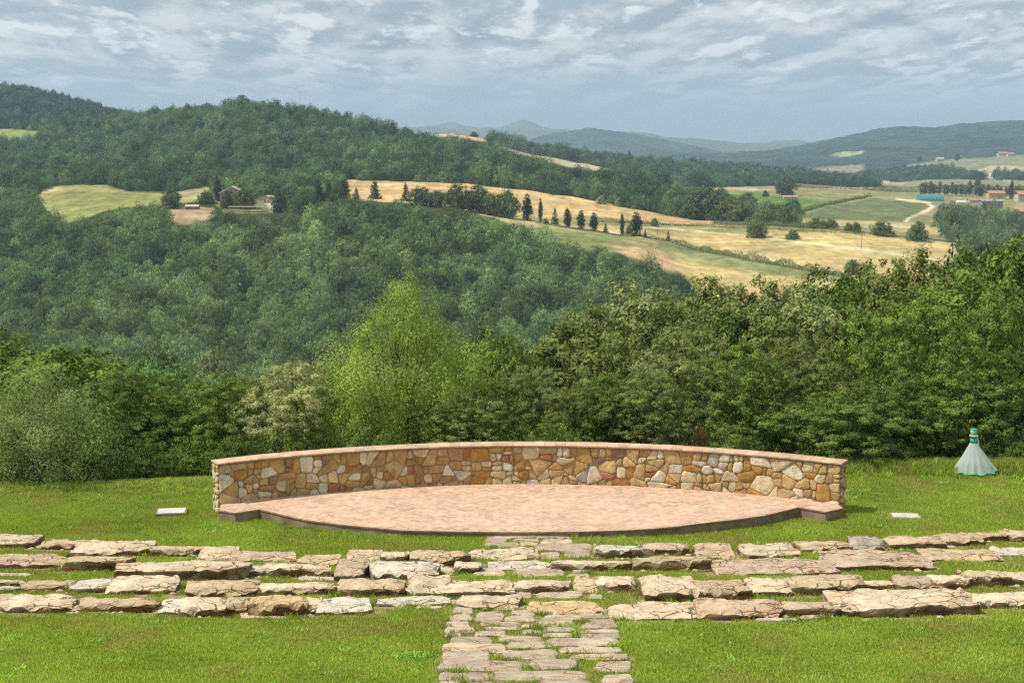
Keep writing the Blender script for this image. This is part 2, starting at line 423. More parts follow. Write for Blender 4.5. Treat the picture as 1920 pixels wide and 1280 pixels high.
# fields painted as real crops on the sheet: (polygon in photo px, (segment range), colour, edge softness)
WHEAT = (0.50, 0.345, 0.165); STRAW = (0.44, 0.335, 0.150); GREEN = (0.20, 0.215, 0.085); OLIVE = (0.21, 0.215, 0.095)
TAN = (0.37, 0.28, 0.16); DIRT = (0.55, 0.47, 0.34)
FIELDS = [
 ([(66, 368), (95, 350), (150, 346), (200, 347), (240, 360), (300, 360), (325, 372), (300, 384), (230, 388), (180, 402), (130, 418), (85, 400)], (3, 6), (0.235, 0.24, 0.085), 2, 1),
 ([(66, 368), (95, 352), (150, 349), (210, 352), (200, 356), (140, 356), (95, 364), (75, 372)], (3, 6), (0.36, 0.29, 0.13), 4, 0),
 ([(300, 364), (395, 350), (405, 372), (350, 380), (310, 384)], (3, 6), (0.30, 0.265, 0.12), 2, 1),
 ([(312, 396), (360, 388), (402, 390), (404, 408), (340, 424), (312, 418)], (3, 6), TAN, 2, 1),
 ([(396, 372), (430, 376), (535, 372), (545, 396), (420, 402)], (3, 6), (0.17, 0.19, 0.08), 2, 1),
 ([(488, 366), (512, 366), (522, 380), (530, 398), (512, 398), (498, 380)], (3, 6), (0.45, 0.38, 0.25), 1.5, 0),
 ([(640, 334), (800, 330), (900, 340), (1000, 352), (1100, 369), (1200, 388), (1300, 406), (1400, 416), (1400, 424), (1230, 419), (1130, 413), (1000, 408), (930, 403), (860, 394), (800, 385), (740, 378), (660, 374), (640, 372)], (3, 5), WHEAT, 2, 1),
 ([(930, 404), (1000, 406), (1130, 412), (1230, 419), (1400, 424), (1500, 428), (1620, 437), (1790, 456), (1800, 476), (1700, 560), (1400, 700), (1312, 620), (1307, 540), (1272, 508), (1200, 486), (1130, 464), (1070, 457), (1000, 437), (930, 412)], (3, 5), STRAW, 2, 1),
 ([(1100, 404), (1230, 420), (1420, 427), (1420, 437), (1240, 434), (1120, 424), (1000, 412)], (3, 5), (0.25, 0.24, 0.10), 2, 0),
 ([(900, 408), (1000, 424), (1130, 438), (1240, 452), (1150, 475), (1060, 462), (980, 446)], (3, 5), GREEN, 4, 0),
 ([(1150, 436), (1250, 450), (1330, 474), (1440, 500), (1560, 524), (1480, 516), (1360, 508), (1250, 480), (1180, 460)], (3, 5), (0.28, 0.26, 0.115), 6, 0),
 ([(1140, 455), (1230, 470), (1300, 505), (1260, 512), (1180, 480)], (3, 5), (0.45, 0.31, 0.18), 6, 0),
 ([(1240, 451), (1330, 472), (1440, 492), (1580, 520), (1600, 532), (1560, 530), (1430, 512), (1330, 488), (1230, 462)], (3, 5), (0.19, 0.20, 0.085), 3, 0),
 # pale tracks over the straw field
 ([(1130, 424), (1260, 428), (1400, 440), (1520, 454), (1660, 470), (1770, 488), (1770, 491), (1650, 474), (1520, 458), (1400, 443), (1260, 431), (1130, 426)], (3, 5), (0.56, 0.46, 0.29), 1, 0),
 ([(1260, 452), (1330, 468), (1400, 478), (1490, 494), (1600, 512), (1600, 515), (1490, 497), (1400, 481), (1330, 471), (1260, 455)], (3, 5), (0.56, 0.46, 0.29), 1, 0),
 ([(900, 402), (1000, 414), (1110, 428), (1160, 438), (1240, 448), (1240, 450), (1160, 441), (1110, 431), (1000, 417), (900, 405)], (3, 5), DIRT, 1, 0),
 # the plain on the right
 ([(1330, 352), (1500, 346), (1700, 352), (2200, 350), (2200, 475), (1790, 456), (1600, 436), (1430, 424), (1340, 415), (1290, 395)], (5, 8), (0.24, 0.225, 0.11), 2, 1),
 ([(1345, 362), (1420, 360), (1440, 366), (1500, 370), (1570, 378), (1500, 397), (1450, 398), (1380, 372)], (5, 8), (0.125, 0.19, 0.055), 2, 0),
 ([(1500, 402), (1550, 388), (1640, 372), (1738, 377), (1748, 390), (1700, 416), (1600, 415), (1500, 410)], (5, 8), (0.145, 0.165, 0.075), 2, 0),
 ([(1440, 392), (1570, 378), (1490, 410), (1430, 404)], (5, 8), (0.20, 0.21, 0.10), 2, 0),
 ([(1420, 404), (1500, 410), (1700, 418), (1780, 430), (1780, 444), (1600, 424), (1450, 414)], (5, 8), (0.42, 0.34, 0.18), 2, 0),
 ([(1680, 372), (1725, 375), (1745, 380), (1753, 388), (1740, 396), (1706, 410), (1702, 417), (1694, 416), (1700, 408), (1730, 394), (1744, 387), (1735, 381), (1680, 375)], (5, 8), (0.55, 0.47, 0.33), 1, 0),
 ([(1330, 352), (1440, 350), (1520, 351), (1620, 352), (1620, 356), (1500, 355), (1440, 357), (1330, 357)], (5, 8), (0.42, 0.36, 0.2), 1.5, 0),
 ([(1420, 342), (1470, 343), (1560, 352), (1540, 366), (1490, 356), (1420, 353)], (5, 8), (0.26, 0.23, 0.10), 2, 0),
 ([(1895, 388), (1925, 380), (2000, 380), (2000, 410), (1905, 408)], (5, 8), (0.40, 0.28, 0.19), 1.5, 0),
 ([(1780, 395), (1880, 390), (1895, 402), (1870, 425), (1800, 415)], (5, 8), (0.19, 0.21, 0.09), 2, 0),
 # far plain
 ([(1640, 345), (1680, 318), (1720, 305), (1800, 298), (1860, 296), (1880, 290), (2200, 290), (2200, 352), (1700, 352)], (8, 11), (0.22, 0.225, 0.12), 2, 1),
 ([(1520, 317), (1560, 312), (1620, 308), (1620, 318), (1590, 328), (1540, 330), (1510, 325)], (8, 11), (0.26, 0.22, 0.14), 1.5, 1),
 ([(1836, 318), (1860, 309), (1920, 314), (2000, 320), (2000, 334), (1900, 331), (1850, 326)], (8, 11), (0.42, 0.32, 0.19), 1.5, 0),
 ([(1838, 316), (1848, 324), (1870, 333), (1896, 337), (1896, 340), (1866, 336), (1842, 327), (1834, 318)], (8, 11), (0.62, 0.55, 0.45), 0.8, 0),
 ([(1620, 334), (1690, 330), (1712, 336), (1690, 345), (1650, 345)], (8, 11), (0.40, 0.30, 0.20), 1.5, 0),
 ([(1556, 292), (1580, 286), (1620, 284), (1618, 289), (1590, 293)], (10, 13), (0.30, 0.32, 0.18), 1, 0),
 # hilltop stubble behind the wooded hill and its pale track
 ([(800, 240), (860, 243), (905, 252), (940, 268), (900, 266), (850, 256), (800, 258)], (7, 9), (0.50, 0.36, 0.17), 1.5, 1),
 ([(900, 256), (960, 276), (1010, 288), (1060, 296), (1120, 307), (1185, 318), (1180, 326), (1100, 318), (1000, 300), (940, 284)], (6, 9), (0.42, 0.37, 0.24), 1.5, 1),
 ([(-300, 240), (40, 242), (78, 247), (70, 255), (30, 264), (-300, 275)], (5, 8), (0.21, 0.25, 0.08), 1.5, 1),
]

def poly_sd(px, py, poly):
    """signed distance in px, positive inside"""
    P = np.array(poly, float); Q = np.roll(P, -1, 0)
    d2 = np.full(px.shape, 1e9); inside = np.zeros(px.shape, bool)
    for (ax, ay), (bx, by) in zip(P, Q):
        ex, ey = bx - ax, by - ay
        t = np.clip(((px - ax) * ex + (py - ay) * ey) / (ex * ex + ey * ey + 1e-9), 0, 1)
        d2 = np.minimum(d2, (px - ax - t * ex) ** 2 + (py - ay - t * ey) ** 2)
        c = ((ay > py) != (by > py)) & (px < (bx - ax) * (py - ay) / (by - ay + 1e-12) + ax)
        inside ^= c
    d = np.sqrt(d2)
    return np.where(inside, d, -d)

def in_fields(px, py, seg, margin=0.0):
    r = np.zeros(px.shape, bool)
    for poly, (a, b), c, soft, clear in FIELDS:
        if not clear: continue
        m = (seg >= a) & (seg < b)
        if not m.any(): continue
        sd = np.full(px.shape, -99.0); sd[m] = poly_sd(px[m], py[m], poly)
        r |= sd > -margin
    return r

def build_terrain():
    px = np.arange(-300, 2221, 4.0)
    Ds, Ys = strat(px)
    rows_D, rows_y, rows_s = [Ds[0]], [Ys[0]], [0]
    for k in range(1, len(STR)):
        n = STR[k]['n']
        for j in range(1, n + 1):
            t = j / n
            rows_D.append(Ds[k - 1] * (1 - t) + Ds[k] * t); rows_y.append(Ys[k - 1] * (1 - t) + Ys[k] * t)
            rows_s.append(k - 1 + (0.0))
    D = np.array(rows_D); Y = np.array(rows_y); S = np.repeat(np.array(rows_s)[:, None], len(px), 1)
    PX = np.repeat(px[None], len(D), 0)
    b = (640 - Y) / F
    dy = cp + b * sp
    X = (PX - 960) / F / dy * D
    Z = HC + D * (b * cp - sp) / dy
    Z = Z + znoise(X, D)
    R, C = D.shape
    V = np.stack([X, D, Z], -1).reshape(-1, 3)
    i = (np.arange(R - 1)[:, None] * C + np.arange(C - 1)[None]).ravel()
    Q = np.stack([i, i + 1, i + C + 1, i + C], -1)
    col = np.zeros((R, C, 4)); col[..., 3] = 0
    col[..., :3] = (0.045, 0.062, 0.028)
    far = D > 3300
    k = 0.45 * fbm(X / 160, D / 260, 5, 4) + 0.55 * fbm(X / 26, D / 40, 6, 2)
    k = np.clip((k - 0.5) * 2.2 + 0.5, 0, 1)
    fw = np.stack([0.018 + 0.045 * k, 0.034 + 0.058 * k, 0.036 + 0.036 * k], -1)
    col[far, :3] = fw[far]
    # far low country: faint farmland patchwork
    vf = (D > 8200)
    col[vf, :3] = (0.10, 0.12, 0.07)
    n1 = fbm(PX / 9.0, Y / 2.6, 31, 3)
    wig = (fbm(PX / 14.0, Y / 5.0, 41, 3) - 0.5) * 5
    for poly, (a, b_), c, soft, clear in FIELDS:
        m = (S >= a) & (S < b_)
        sd = poly_sd(PX[m], Y[m], poly) + wig[m] * min(1.0, soft / 2.0) * 0.6
        w_ = np.clip(sd / soft * 0.5 + 0.5, 0, 1)[:, None]
        cc = np.array(c)[None] * (0.86 + 0.28 * n1[m])[:, None]
        col[m, :3] = col[m, :3] * (1 - w_) + cc * w_
        col[m, 3] = np.maximum(col[m, 3], w_[:, 0])
    m_, nt = new_mat('open_country')
    a = nt.add('ShaderNodeAttribute', attribute_type='GEOMETRY', attribute_name='crop')
    t = nt.add('ShaderNodeTexCoord')
    n_a = nt.noise(nt.mapping(t.outputs['Object'], (1, 0.35, 1)), 0.12, 6, 0.72)
    n_b = nt.noise(t.outputs['Object'], 0.02, 4, 0.6)
    n_c = nt.noise(t.outputs['Object'], 0.016, 8, 0.85)
    kk = nt.math('MULTIPLY', nt.math('MULTIPLY', nt.rng(n_a, 0.3, 0.7, 0.66, 1.34), nt.rng(n_b, 0.3, 0.7, 0.86, 1.14)), nt.rng(n_c, 0.35, 0.65, 0.72, 1.28))
    n_s = nt.noise(nt.mapping(t.outputs['Object'], (0.10, 1.0, 1), (0, 0, 0)), 0.16, 3, 0.6)
    kk = nt.math('MULTIPLY', kk, nt.rng(n_s, 0.35, 0.65, 0.84, 1.16))
    c = nt.mix(1.0, a.outputs['Color'], nt_comb(nt, kk), 'MULTIPLY')
    grn = nt.mix(1.0, c, (0.62, 0.80, 0.55), 'MULTIPLY')
    c = nt.mix(nt.rng(nt.noise(nt.mapping(t.outputs['Object'], (1, 0.5, 1)), 0.035, 5, 0.7), 0.50, 0.66, 0, 0.65), c, grn)
    principled(nt, c, 1.0, 0.0, bump(nt, n_a, 0.6, 1.0))
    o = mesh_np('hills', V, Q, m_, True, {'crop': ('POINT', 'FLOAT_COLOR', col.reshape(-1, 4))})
    tag(o, 'rolling hills, straw fields and far ridges beyond the lawn', None, None, 'structure')
build_terrain()

# ------------------------------------------------------------------ stage platform, curved stone wall
RW = 16.6; WCX = 0.48
_yi = 40.08                                  # inner face of the wall at its middle
WCY = _yi - RW
TH = radians(30.6)
ZP = 0.28                                    # platform level
ZT = 1.42                                    # wall top

def wall_p(th, r, z): return (WCX + r * sin(th), WCY + r * cos(th), z)

def clip_half(poly, nx, ny, d):
    out = []
    for i in range(len(poly)):
        a = poly[i]; b = poly[(i + 1) % len(poly)]
        da = a[0] * nx + a[1] * ny - d; db = b[0] * nx + b[1] * ny - d
        if da <= 0: out.append(a)
        if (da < 0 < db) or (db < 0 < da):
            t = da / (da - db); out.append((a[0] + (b[0] - a[0]) * t, a[1] + (b[1] - a[1]) * t))
    return out

def inset(poly, d):
    """convex polygon (ccw) moved inward by d"""
    out = list(poly)
    n = len(poly)
    for i in range(n):
        a = poly[i]; b = poly[(i + 1) % n]
        ex, ey = b[0] - a[0], b[1] - a[1]; l = math.hypot(ex, ey)
        if l < 1e-6: continue
        nx, ny = ey / l, -ex / l
        out = clip_half(out, nx, ny, a[0] * nx + a[1] * ny - d)
        if len(out) < 3: return []
    return out

def vor(W, H, size, seed, sx=0.8):
    rs = random.Random(seed); pts = []
    rows = max(1, round(H / (size * 0.8)))
    for r in range(rows):
        n = max(1, round(W / size))
        for c in range(n):
            pts.append(((c + 0.5 + (r % 2) * 0.5 + rs.uniform(-0.4, 0.4)) * W / n, (r + 0.5 + rs.uniform(-0.36, 0.36)) * H / rows))
    cells = []
    for i, (x, y) in enumerate(pts):
        poly = [(0, 0), (W, 0), (W, H), (0, H)]
        for j, (u, v) in enumerate(pts):
            if i == j or abs(u - x) > size * 2.6 or abs(v - y) > size * 2.6: continue
            poly = clip_half(poly, (u - x) * sx * sx, v - y, 0.5 * ((u * u - x * x) * sx * sx + v * v - y * y))
            if len(poly) < 3: break
        if len(poly) >= 3: cells.append(poly)
    return cells

def parea(p): return abs(sum(p[i][0] * p[(i + 1) % len(p)][1] - p[(i + 1) % len(p)][0] * p[i][1] for i in range(len(p)))) / 2

def stone_cells(W, H, size, seed):
    """big irregular fields, each broken by roughly level or upright cuts into stones of very mixed size"""
    rs = random.Random(seed); out = []; tries = 0
    def comp(q): return 4 * pi * parea(q) / (sum(math.hypot(q[i][0] - q[i - 1][0], q[i][1] - q[i - 1][1]) for i in range(len(q))) ** 2 + 1e-9)
    todo = [(p, 0) for p in vor(W, H, size * 1.45, seed)]
    while todo:
        p, dep = todo.pop()
        ar = parea(p); tgt = size * size * rs.choice((0.35, 0.6, 0.9, 1.0, 1.3, 1.7))
        w_ = max(a for a, b in p) - min(a for a, b in p); h_ = max(b for a, b in p) - min(b for a, b in p)
        if (ar > tgt or w_ > size * 2.0) and dep < 5 and ar > size * size * .12:
            if w_ > h_ * rs.uniform(.95, 1.7): a = rs.uniform(-.22, .22)
            else: a = pi / 2 + rs.uniform(-.14, .14)
            nx, ny = cos(a), sin(a)
            cx = sum(q[0] for q in p) / len(p); cy = sum(q[1] for q in p) / len(p)
            k = rs.uniform(-.22, .22)
            d = (cx + k * w_) * nx + (cy + k * h_) * ny
            q1 = clip_half(p, nx, ny, d); q2 = clip_half(p, -nx, -ny, -d)
            if len(q1) > 2 and len(q2) > 2 and min(comp(q1), comp(q2)) > .60:
                todo += [(q1, dep + 1), (q2, dep + 1)]; continue
            if tries < 9: todo.append((p, dep)); tries += 1; continue
            tries = 0
        out.append(p)
    return out

PAL = [((0.50, 0.33, 0.135), 28), ((0.56, 0.40, 0.20), 24), ((0.66, 0.55, 0.35), 26), ((0.70, 0.64, 0.50), 18), ((0.47, 0.26, 0.08), 9),
       ((0.40, 0.25, 0.12), 10), ((0.42, 0.19, 0.10), 2.5), ((0.30, 0.20, 0.12), 3), ((0.52, 0.47, 0.38), 3)]
def pick(rs):
    r = rs.uniform(0, sum(b for a, b in PAL))
    for c, b in PAL:
        r -= b
        if r <= 0: break
    k = rs.uniform(0.85, 1.12)
    return tuple(q * k for q in c)

def masonry(cells, mapf, seed, V, Fq, Cc, gap=0.0055, depth=0.038):
    rs = random.Random(seed)
    for poly in cells:
        p = inset(poly, gap * rs.uniform(0.7, 1.3))
        if len(p) < 3: continue
        # subdivide + round the corners
        q = []
        n = len(p)
        for i in range(n):
            a = p[i]; b = p[(i + 1) % n]
            l = math.hypot(b[0] - a[0], b[1] - a[1])
            if l < 0.012: q.append(a); continue
            c = min(0.34, rs.uniform(.025, .085) / l)
            q.append((a[0] + (b[0] - a[0]) * c, a[1] + (b[1] - a[1]) * c))
            for k in range(1, int(l / 0.09) + 1):
                t = c + (1 - 2 * c) * k / (int(l / 0.09) + 1)
                q.append((a[0] + (b[0] - a[0]) * t + rs.uniform(-1, 1) * 0.005, a[1] + (b[1] - a[1]) * t + rs.uniform(-1, 1) * 0.005))
            q.append((a[0] + (b[0] - a[0]) * (1 - c), a[1] + (b[1] - a[1]) * (1 - c)))
        cx = sum(a for a, b in q) / len(q); cy = sum(b for a, b in q) / len(q)
        dd = depth * rs.uniform(0.7, 1.5); tx, ty = rs.uniform(-.10, .10), rs.uniform(-.12, .08)
        col = pick(rs)
        if max(a for a, b in q) - min(a for a, b in q) > 0.16 and max(b for a, b in q) - min(b for a, b in q) < 0.11 and rs.random() < .4: col = (0.47, 0.25, 0.15)
        b0 = len(V); n = len(q)
        rings = [(1.0, -0.03), (0.985, dd * 0.55), (0.87, dd * 0.98), (0.5, dd * 1.2)]
        for sc, dp in rings:
            for (x, y) in q:
                X = cx + (x - cx) * sc; Y = cy + (y - cy) * sc
                e = 0 if dp < 0 else (X - cx) * tx + (Y - cy) * ty + rs.uniform(-1, 1) * 0.0035
                V.append(mapf(X, Y, dp + e))
        V.append(mapf(cx, cy, dd * 1.15))
        for k in range(3):
            for i in range(n):
                j = (i + 1) % n
                Fq.append((b0 + k * n + i, b0 + k * n + j, b0 + (k + 1) * n + j, b0 + (k + 1) * n + i)); Cc.append(col)
        for i in range(n):
            Fq.append((b0 + 3 * n + i, b0 + 3 * n + (i + 1) % n, b0 + 4 * n)); Cc.append(col)

def attr_color_mesh(name, V, Fs, Cc, mat, parent=None, smooth=False):
    o = mesh_list(name, V, Fs, mat, parent, smooth)
    a = o.data.attributes.new('col', 'FLOAT_COLOR', 'FACE')
    a.data.foreach_set('color', np.array([list(c) + [1] for c in Cc], np.float32).ravel())
    return o

def stone_mat(name, attr='col', mode='attr', streak=(1, 1, 1), bmp=0.5, rust=False, scale=5.0, amp=1.0, cracks=False):
    m, nt = new_mat(name)
    t = nt.add('ShaderNodeTexCoord')
    if mode == 'attr':
        col = nt.add('ShaderNodeAttribute', attribute_type='GEOMETRY', attribute_name=attr).outputs['Color']
    else:
        col = nt.add('ShaderNodeObjectInfo').outputs['Color']
    v = nt.mapping(t.outputs['Object'], streak)
    n_a = nt.noise(v, scale, 6, 0.68, 0.4)
    n_b = nt.noise(t.outputs['Object'], scale * 0.45, 4, 0.6)
    n_c = nt.noise(v, scale * 5, 5, 0.7)
    c = nt.mix(1.0, col, nt_comb(nt, nt.rng(n_a, 0.3, 0.7, 1 - 0.38 * amp, 1 + 0.25 * amp)), 'MULTIPLY')
    c = nt.mix(nt.rng(n_b, 0.48, 0.68, 0, 0.55 * amp), c, nt.mix(1.0, c, (1.06, 0.84, 0.62), 'MULTIPLY'))
    c = nt.mix(nt.rng(n_c, 0.53, 0.68, 0, 0.6 * amp), c, (0.13, 0.095, 0.06))
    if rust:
        # block fronts and sides: rusty rock brown plus shade painted into the colour
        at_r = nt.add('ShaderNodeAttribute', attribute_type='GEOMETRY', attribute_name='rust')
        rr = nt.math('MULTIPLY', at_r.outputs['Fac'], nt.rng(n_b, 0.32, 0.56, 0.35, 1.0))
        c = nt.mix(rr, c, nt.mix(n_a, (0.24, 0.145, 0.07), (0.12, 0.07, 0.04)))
    h = nt.math('ADD', n_a, nt.math('MULTIPLY', n_c, 0.7))
    if cracks:
        vd = nt.add('ShaderNodeVectorMath', operation='ADD')
        nz = nt.add('ShaderNodeTexNoise'); nt.put(nz.inputs['Vector'], t.outputs['Object']); nz.inputs['Scale'].default_value = 2.5; nz.inputs['Detail'].default_value = 5
        sc = nt.add('ShaderNodeVectorMath', operation='SCALE'); nt.put(sc.inputs[0], nz.outputs['Color']); sc.inputs[3].default_value = 0.55
        nt.put(vd.inputs[0], nt.mapping(t.outputs['Object'], (0.8, 1.3, 3.0))); nt.put(vd.inputs[1], sc.outputs[0])
        vo = nt.add('ShaderNodeTexVoronoi', feature='DISTANCE_TO_EDGE'); nt.put(vo.inputs['Vector'], vd.outputs[0]); vo.inputs['Scale'].default_value = 2.1
        ck = nt.rng(vo.outputs['Distance'], 0.0, 0.035, 1, 0)
        ck = nt.math('MULTIPLY', ck, nt.rng(n_b, 0.42, 0.56, 0, 1))
        c = nt.mix(nt.math('MULTIPLY', ck, 0.75), c, (0.10, 0.07, 0.045))
        h = nt.math('SUBTRACT', h, nt.math('MULTIPLY', ck, 1.2))
    principled(nt, c, 0.95, 0.12, bump(nt, h, bmp, 0.04))
    return m

M_WALL = stone_mat('wall_stone', bmp=0.55)
M_MORTAR = flat_mat('mortar', (0.33, 0.235, 0.14), 1.0, 0.35, 6, 0.05, 0.6)
M_TILE = stone_mat('terracotta', bmp=0.3, scale=3, amp=0.6)
M_CONC = flat_mat('rough_concrete', (0.235, 0.185, 0.13), 0.95, 0.35, 2.5, 0.1, 0.5)

wall_t = empty('curved_wall', wall_p(0, RW, 0), 'low curved wall of ochre and cream rubble stones with terracotta coping behind the stage', 'wall')
def rel(o, root):
    o.parent = root; o.matrix_parent_inverse.identity()
    o.location = -Vector(root.location); return o

V, Fq, Cc = [], [], []
Lw = 2 * TH * RW
cells = stone_cells(Lw, ZT - 0.06 + 0.02, 0.345, 11)
masonry(cells, lambda s, z, d: wall_p(-TH + s / RW, RW - d, z - 0.02), 5, V, Fq, Cc)
for sgn in (-1, 1):
    ec = stone_cells(0.42, ZT - 0.06, 0.20, 30 + sgn)
    def mp(u, z, d, sgn=sgn):
        # end face: u across the wall, outwards along the tangent
        uu = u if sgn < 0 else 0.42 - u
        p = wall_p(sgn * TH, RW + 0.42 - uu if sgn < 0 else RW + 0.42 - uu, z)
        t = (cos(sgn * TH) * sgn, -sin(sgn * TH) * sgn)
        return (p[0] + t[0] * d, p[1] + t[1] * d, z)
    masonry(ec, mp, 77 + sgn, V, Fq, Cc)
rel(attr_color_mesh('masonry', V, Fq, Cc, M_WALL), wall_t)
# mortar core
V, Fq = [], []
n = 80
for i in range(n + 1):
    th = -TH + 2 * TH * i / n
    for (r, z) in ((RW - .010, -0.4), (RW - .010, ZT - 0.062), (RW + 0.42, ZT - 0.062), (RW + 0.42, -0.4)): V.append(wall_p(th, r, z))
for i in range(n):
    for k in range(4): Fq.append((4 * i + k, 4 * i + (k + 1) % 4, 4 * i + 4 + (k + 1) % 4, 4 * i + 4 + k))
Fq += [(3, 2, 1, 0), (4 * n, 4 * n + 1, 4 * n + 2, 4 * n + 3)]
rel(mesh_list('mortar_core', V, Fq, M_MORTAR), wall_t)
# coping: a brick course under wide tiles
rs = random.Random(4)
for nm, r0, r1, z0, z1, seg, base in (('brick_course', RW - 0.05, RW + 0.445, ZT - 0.060, ZT - 0.034, 0.26, (0.40, 0.20, 0.12)),
                                      ('coping', RW - 0.085, RW + 0.475, ZT - 0.032, ZT, 0.30, (0.55, 0.39, 0.265))):
    V, Fq, Cc = [], [], []
    T2 = TH + 0.05 / RW; m = int(2 * T2 * RW / seg)
    for i in range(m):
        a = -T2 + 2 * T2 * i / m + 0.0022 / RW * 1; b = -T2 + 2 * T2 * (i + 1) / m - 0.0022 / RW
        dz = rs.uniform(-.004, .005); dr = rs.uniform(-.006, .006)
        for half in (0, 1):
            ra, rb = (r0 + dr, (r0 + r1) / 2 - .003) if half == 0 else ((r0 + r1) / 2 + .003, r1 + dr)
            k = len(V)
            for th in (a, b):
                for (r, z) in ((ra, z0), (rb, z0), (rb, z1 + dz), (ra, z1 + dz)): V.append(wall_p(th, r, z))
            Fq += [(k, k + 1, k + 2, k + 3)[::-1], (k + 4, k + 5, k + 6, k + 7)] + [(k + q, k + (q + 1) % 4, k + 4 + (q + 1) % 4, k + 4 + q)[::1] for q in range(4)]
            kk = rs.uniform(.82, 1.15); g = rs.uniform(-.03, .03)
            Cc += [(base[0] * kk, (base[1] + g) * kk, (base[2] + g) * kk)] * 6
    rel(attr_color_mesh(nm, V, Fq, Cc, M_TILE), wall_t)

# platform
front_px = [(1498, 949.5), (1432, 965.5), (1375, 973), (1322, 979), (1270, 985.5), (1221, 990), (1180, 992.5), (1086, 995.5), (966, 996.5), (870, 995.5), (800, 994), (756, 993), (721, 990), (638, 982), (570, 973), (533, 964.5), (487, 953.5)]
stage_front = [hit_plane(x, y, ZP)[:2] for x, y in front_px]
rstep = [hit_plane(x, y, ZP)[:2] for x, y in ((1579, 951.5), (1548, 958.5), (1500, 950.5))]
lstep = [hit_plane(x, y, ZP)[:2] for x, y in ((487, 951.5), (441, 960.5), (411, 955))]
arc = [wall_p(-TH + 0.004 + (2 * TH - 0.008) * i / 40, RW + 0.01, 0)[:2] for i in range(41)]
outline = arc + [rstep[0], rstep[1]] + stage_front + [lstep[1], lstep[2]]
outline = outline[::-1]

def area2(p): return sum(p[i][0] * p[(i + 1) % len(p)][1] - p[(i + 1) % len(p)][0] * p[i][1] for i in range(len(p)))
if area2(outline) < 0: outline = outline[::-1]

def grow(poly, d):
    n = len(poly); out = []
    for i in range(n):
        a, b, c = poly[i - 1], poly[i], poly[(i + 1) % n]
        def nr(p, q):
            ex, ey = q[0] - p[0], q[1] - p[1]; l = math.hypot(ex, ey) + 1e-9
            return ey / l, -ex / l
        n1, n2 = nr(a, b), nr(b, c)
        nx, ny = n1[0] + n2[0], n1[1] + n2[1]; l = nx * nx + ny * ny
        s = min(2.0 / max(l, .4), 2.0)
        out.append((b[0] + nx * d * s, b[1] + ny * d * s))
    return out

def extrude_poly(name, poly, z0, z1, mat, parent=None, top_z=None, jit=0.0):
    n = len(poly); rr = random.Random(3)
    V = [(x + rr.uniform(-jit, jit), y + rr.uniform(-jit, jit), z0) for x, y in poly] + [(x, y, z1) for x, y in poly]
    Fs = [tuple(range(n - 1, -1, -1)), tuple(range(n, 2 * n))]
    for i in range(n):
        j = (i + 1) % n
        Fs.append((i, j, n + j, n + i))
    return mesh_list(name, V, Fs, mat, parent)

stage_t = empty('stage_platform', (0.3, 37.5, 0), 'lens-shaped open-air stage paved in pale pink bricks in front of the curved wall', 'stage')
def dens(poly, step=0.35):
    out = []
    for i in range(len(poly)):
        a = poly[i]; b = poly[(i + 1) % len(poly)]
        k = max(1, int(math.hypot(b[0] - a[0], b[1] - a[1]) / step))
        out += [(a[0] + (b[0] - a[0]) * t / k, a[1] + (b[1] - a[1]) * t / k) for t in range(k)]
    return out
rel(extrude_poly('concrete_base', dens(outline), -0.35, ZP - 0.042, M_CONC, None, None, 0.012), stage_t)
M_LIP = flat_mat('brick_edge', (0.33, 0.19, 0.125), 0.95, 0.4, 7, 0.1, 0.4)
rel(extrude_poly('edge_course', grow(dens(outline), 0.022), ZP - 0.040, ZP - 0.006, M_LIP), stage_t)

def inside_poly(x, y, poly):
    c = False; n = len(poly)
    for i in range(n):
        ax, ay = poly[i]; bx, by = poly[(i + 1) % n]
        if ((ay > y) != (by > y)) and x < (bx - ax) * (y - ay) / (by - ay) + ax: c = not c
    return c
V, Fq, Cc = [], [], []
BW = 0.135; rs = random.Random(8)
ca, sa = cos(radians(45)), sin(radians(45))
for a in range(-150, 150):
    for b in range(-75, 75):
        ox, oy = a + 2 * b, a - 2 * b
        for (x0, y0, x1, y1) in ((0, 0, 2, 1), (0, 1, 1, 3)):
            g = 0.014
            pts = [((ox + u) * BW, (oy + v) * BW) for u, v in ((x0 + g, y0 + g), (x1 - g, y0 + g), (x1 - g, y1 - g), (x0 + g, y1 - g))]
            pts = [(0.3 + x * ca - y * sa, 37.5 + x * sa + y * ca) for x, y in pts]
            mx = sum(p[0] for p in pts) / 4; my = sum(p[1] for p in pts) / 4
            if abs(mx - .3) > 9.5 or my < 34.5 or my > 41: continue
            if (mx - WCX) ** 2 + (my - WCY) ** 2 > (RW - 0.03) ** 2: continue
            if not all(inside_poly(x, y, outline) for x, y in pts): continue
            k = len(V); dz = rs.uniform(-.002, .003); tl = rs.uniform(-.003, .003)
            V += [(pts[0][0], pts[0][1], ZP + dz + tl), (pts[1][0], pts[1][1], ZP + dz), (pts[2][0], pts[2][1], ZP + dz - tl), (pts[3][0], pts[3][1], ZP + dz)]
            Fq.append((k, k + 1, k + 2, k + 3))
            r = rs.random(); kk = rs.uniform(.88, 1.10)
            c = (0.565, 0.385, 0.27) if r < .6 else ((0.60, 0.425, 0.305) if r < .9 else (0.51, 0.34, 0.235))
            Cc.append(tuple(q * kk for q in c))
M_PAVE = stone_mat('pink_paving', bmp=0.2, scale=1.2, amp=0.35)
rel(attr_color_mesh('brick_paving', V, Fq, Cc, M_PAVE), stage_t)
M_BED = flat_mat('brick_bed', (0.50, 0.35, 0.24), 1.0, 0.2, 3, 0.05)
bed = [(x, y) for x, y in outline]
rel(mesh_list('paving_bed', [(x, y, ZP - 0.0045) for x, y in bed], [tuple(range(len(bed)))], M_BED), stage_t)

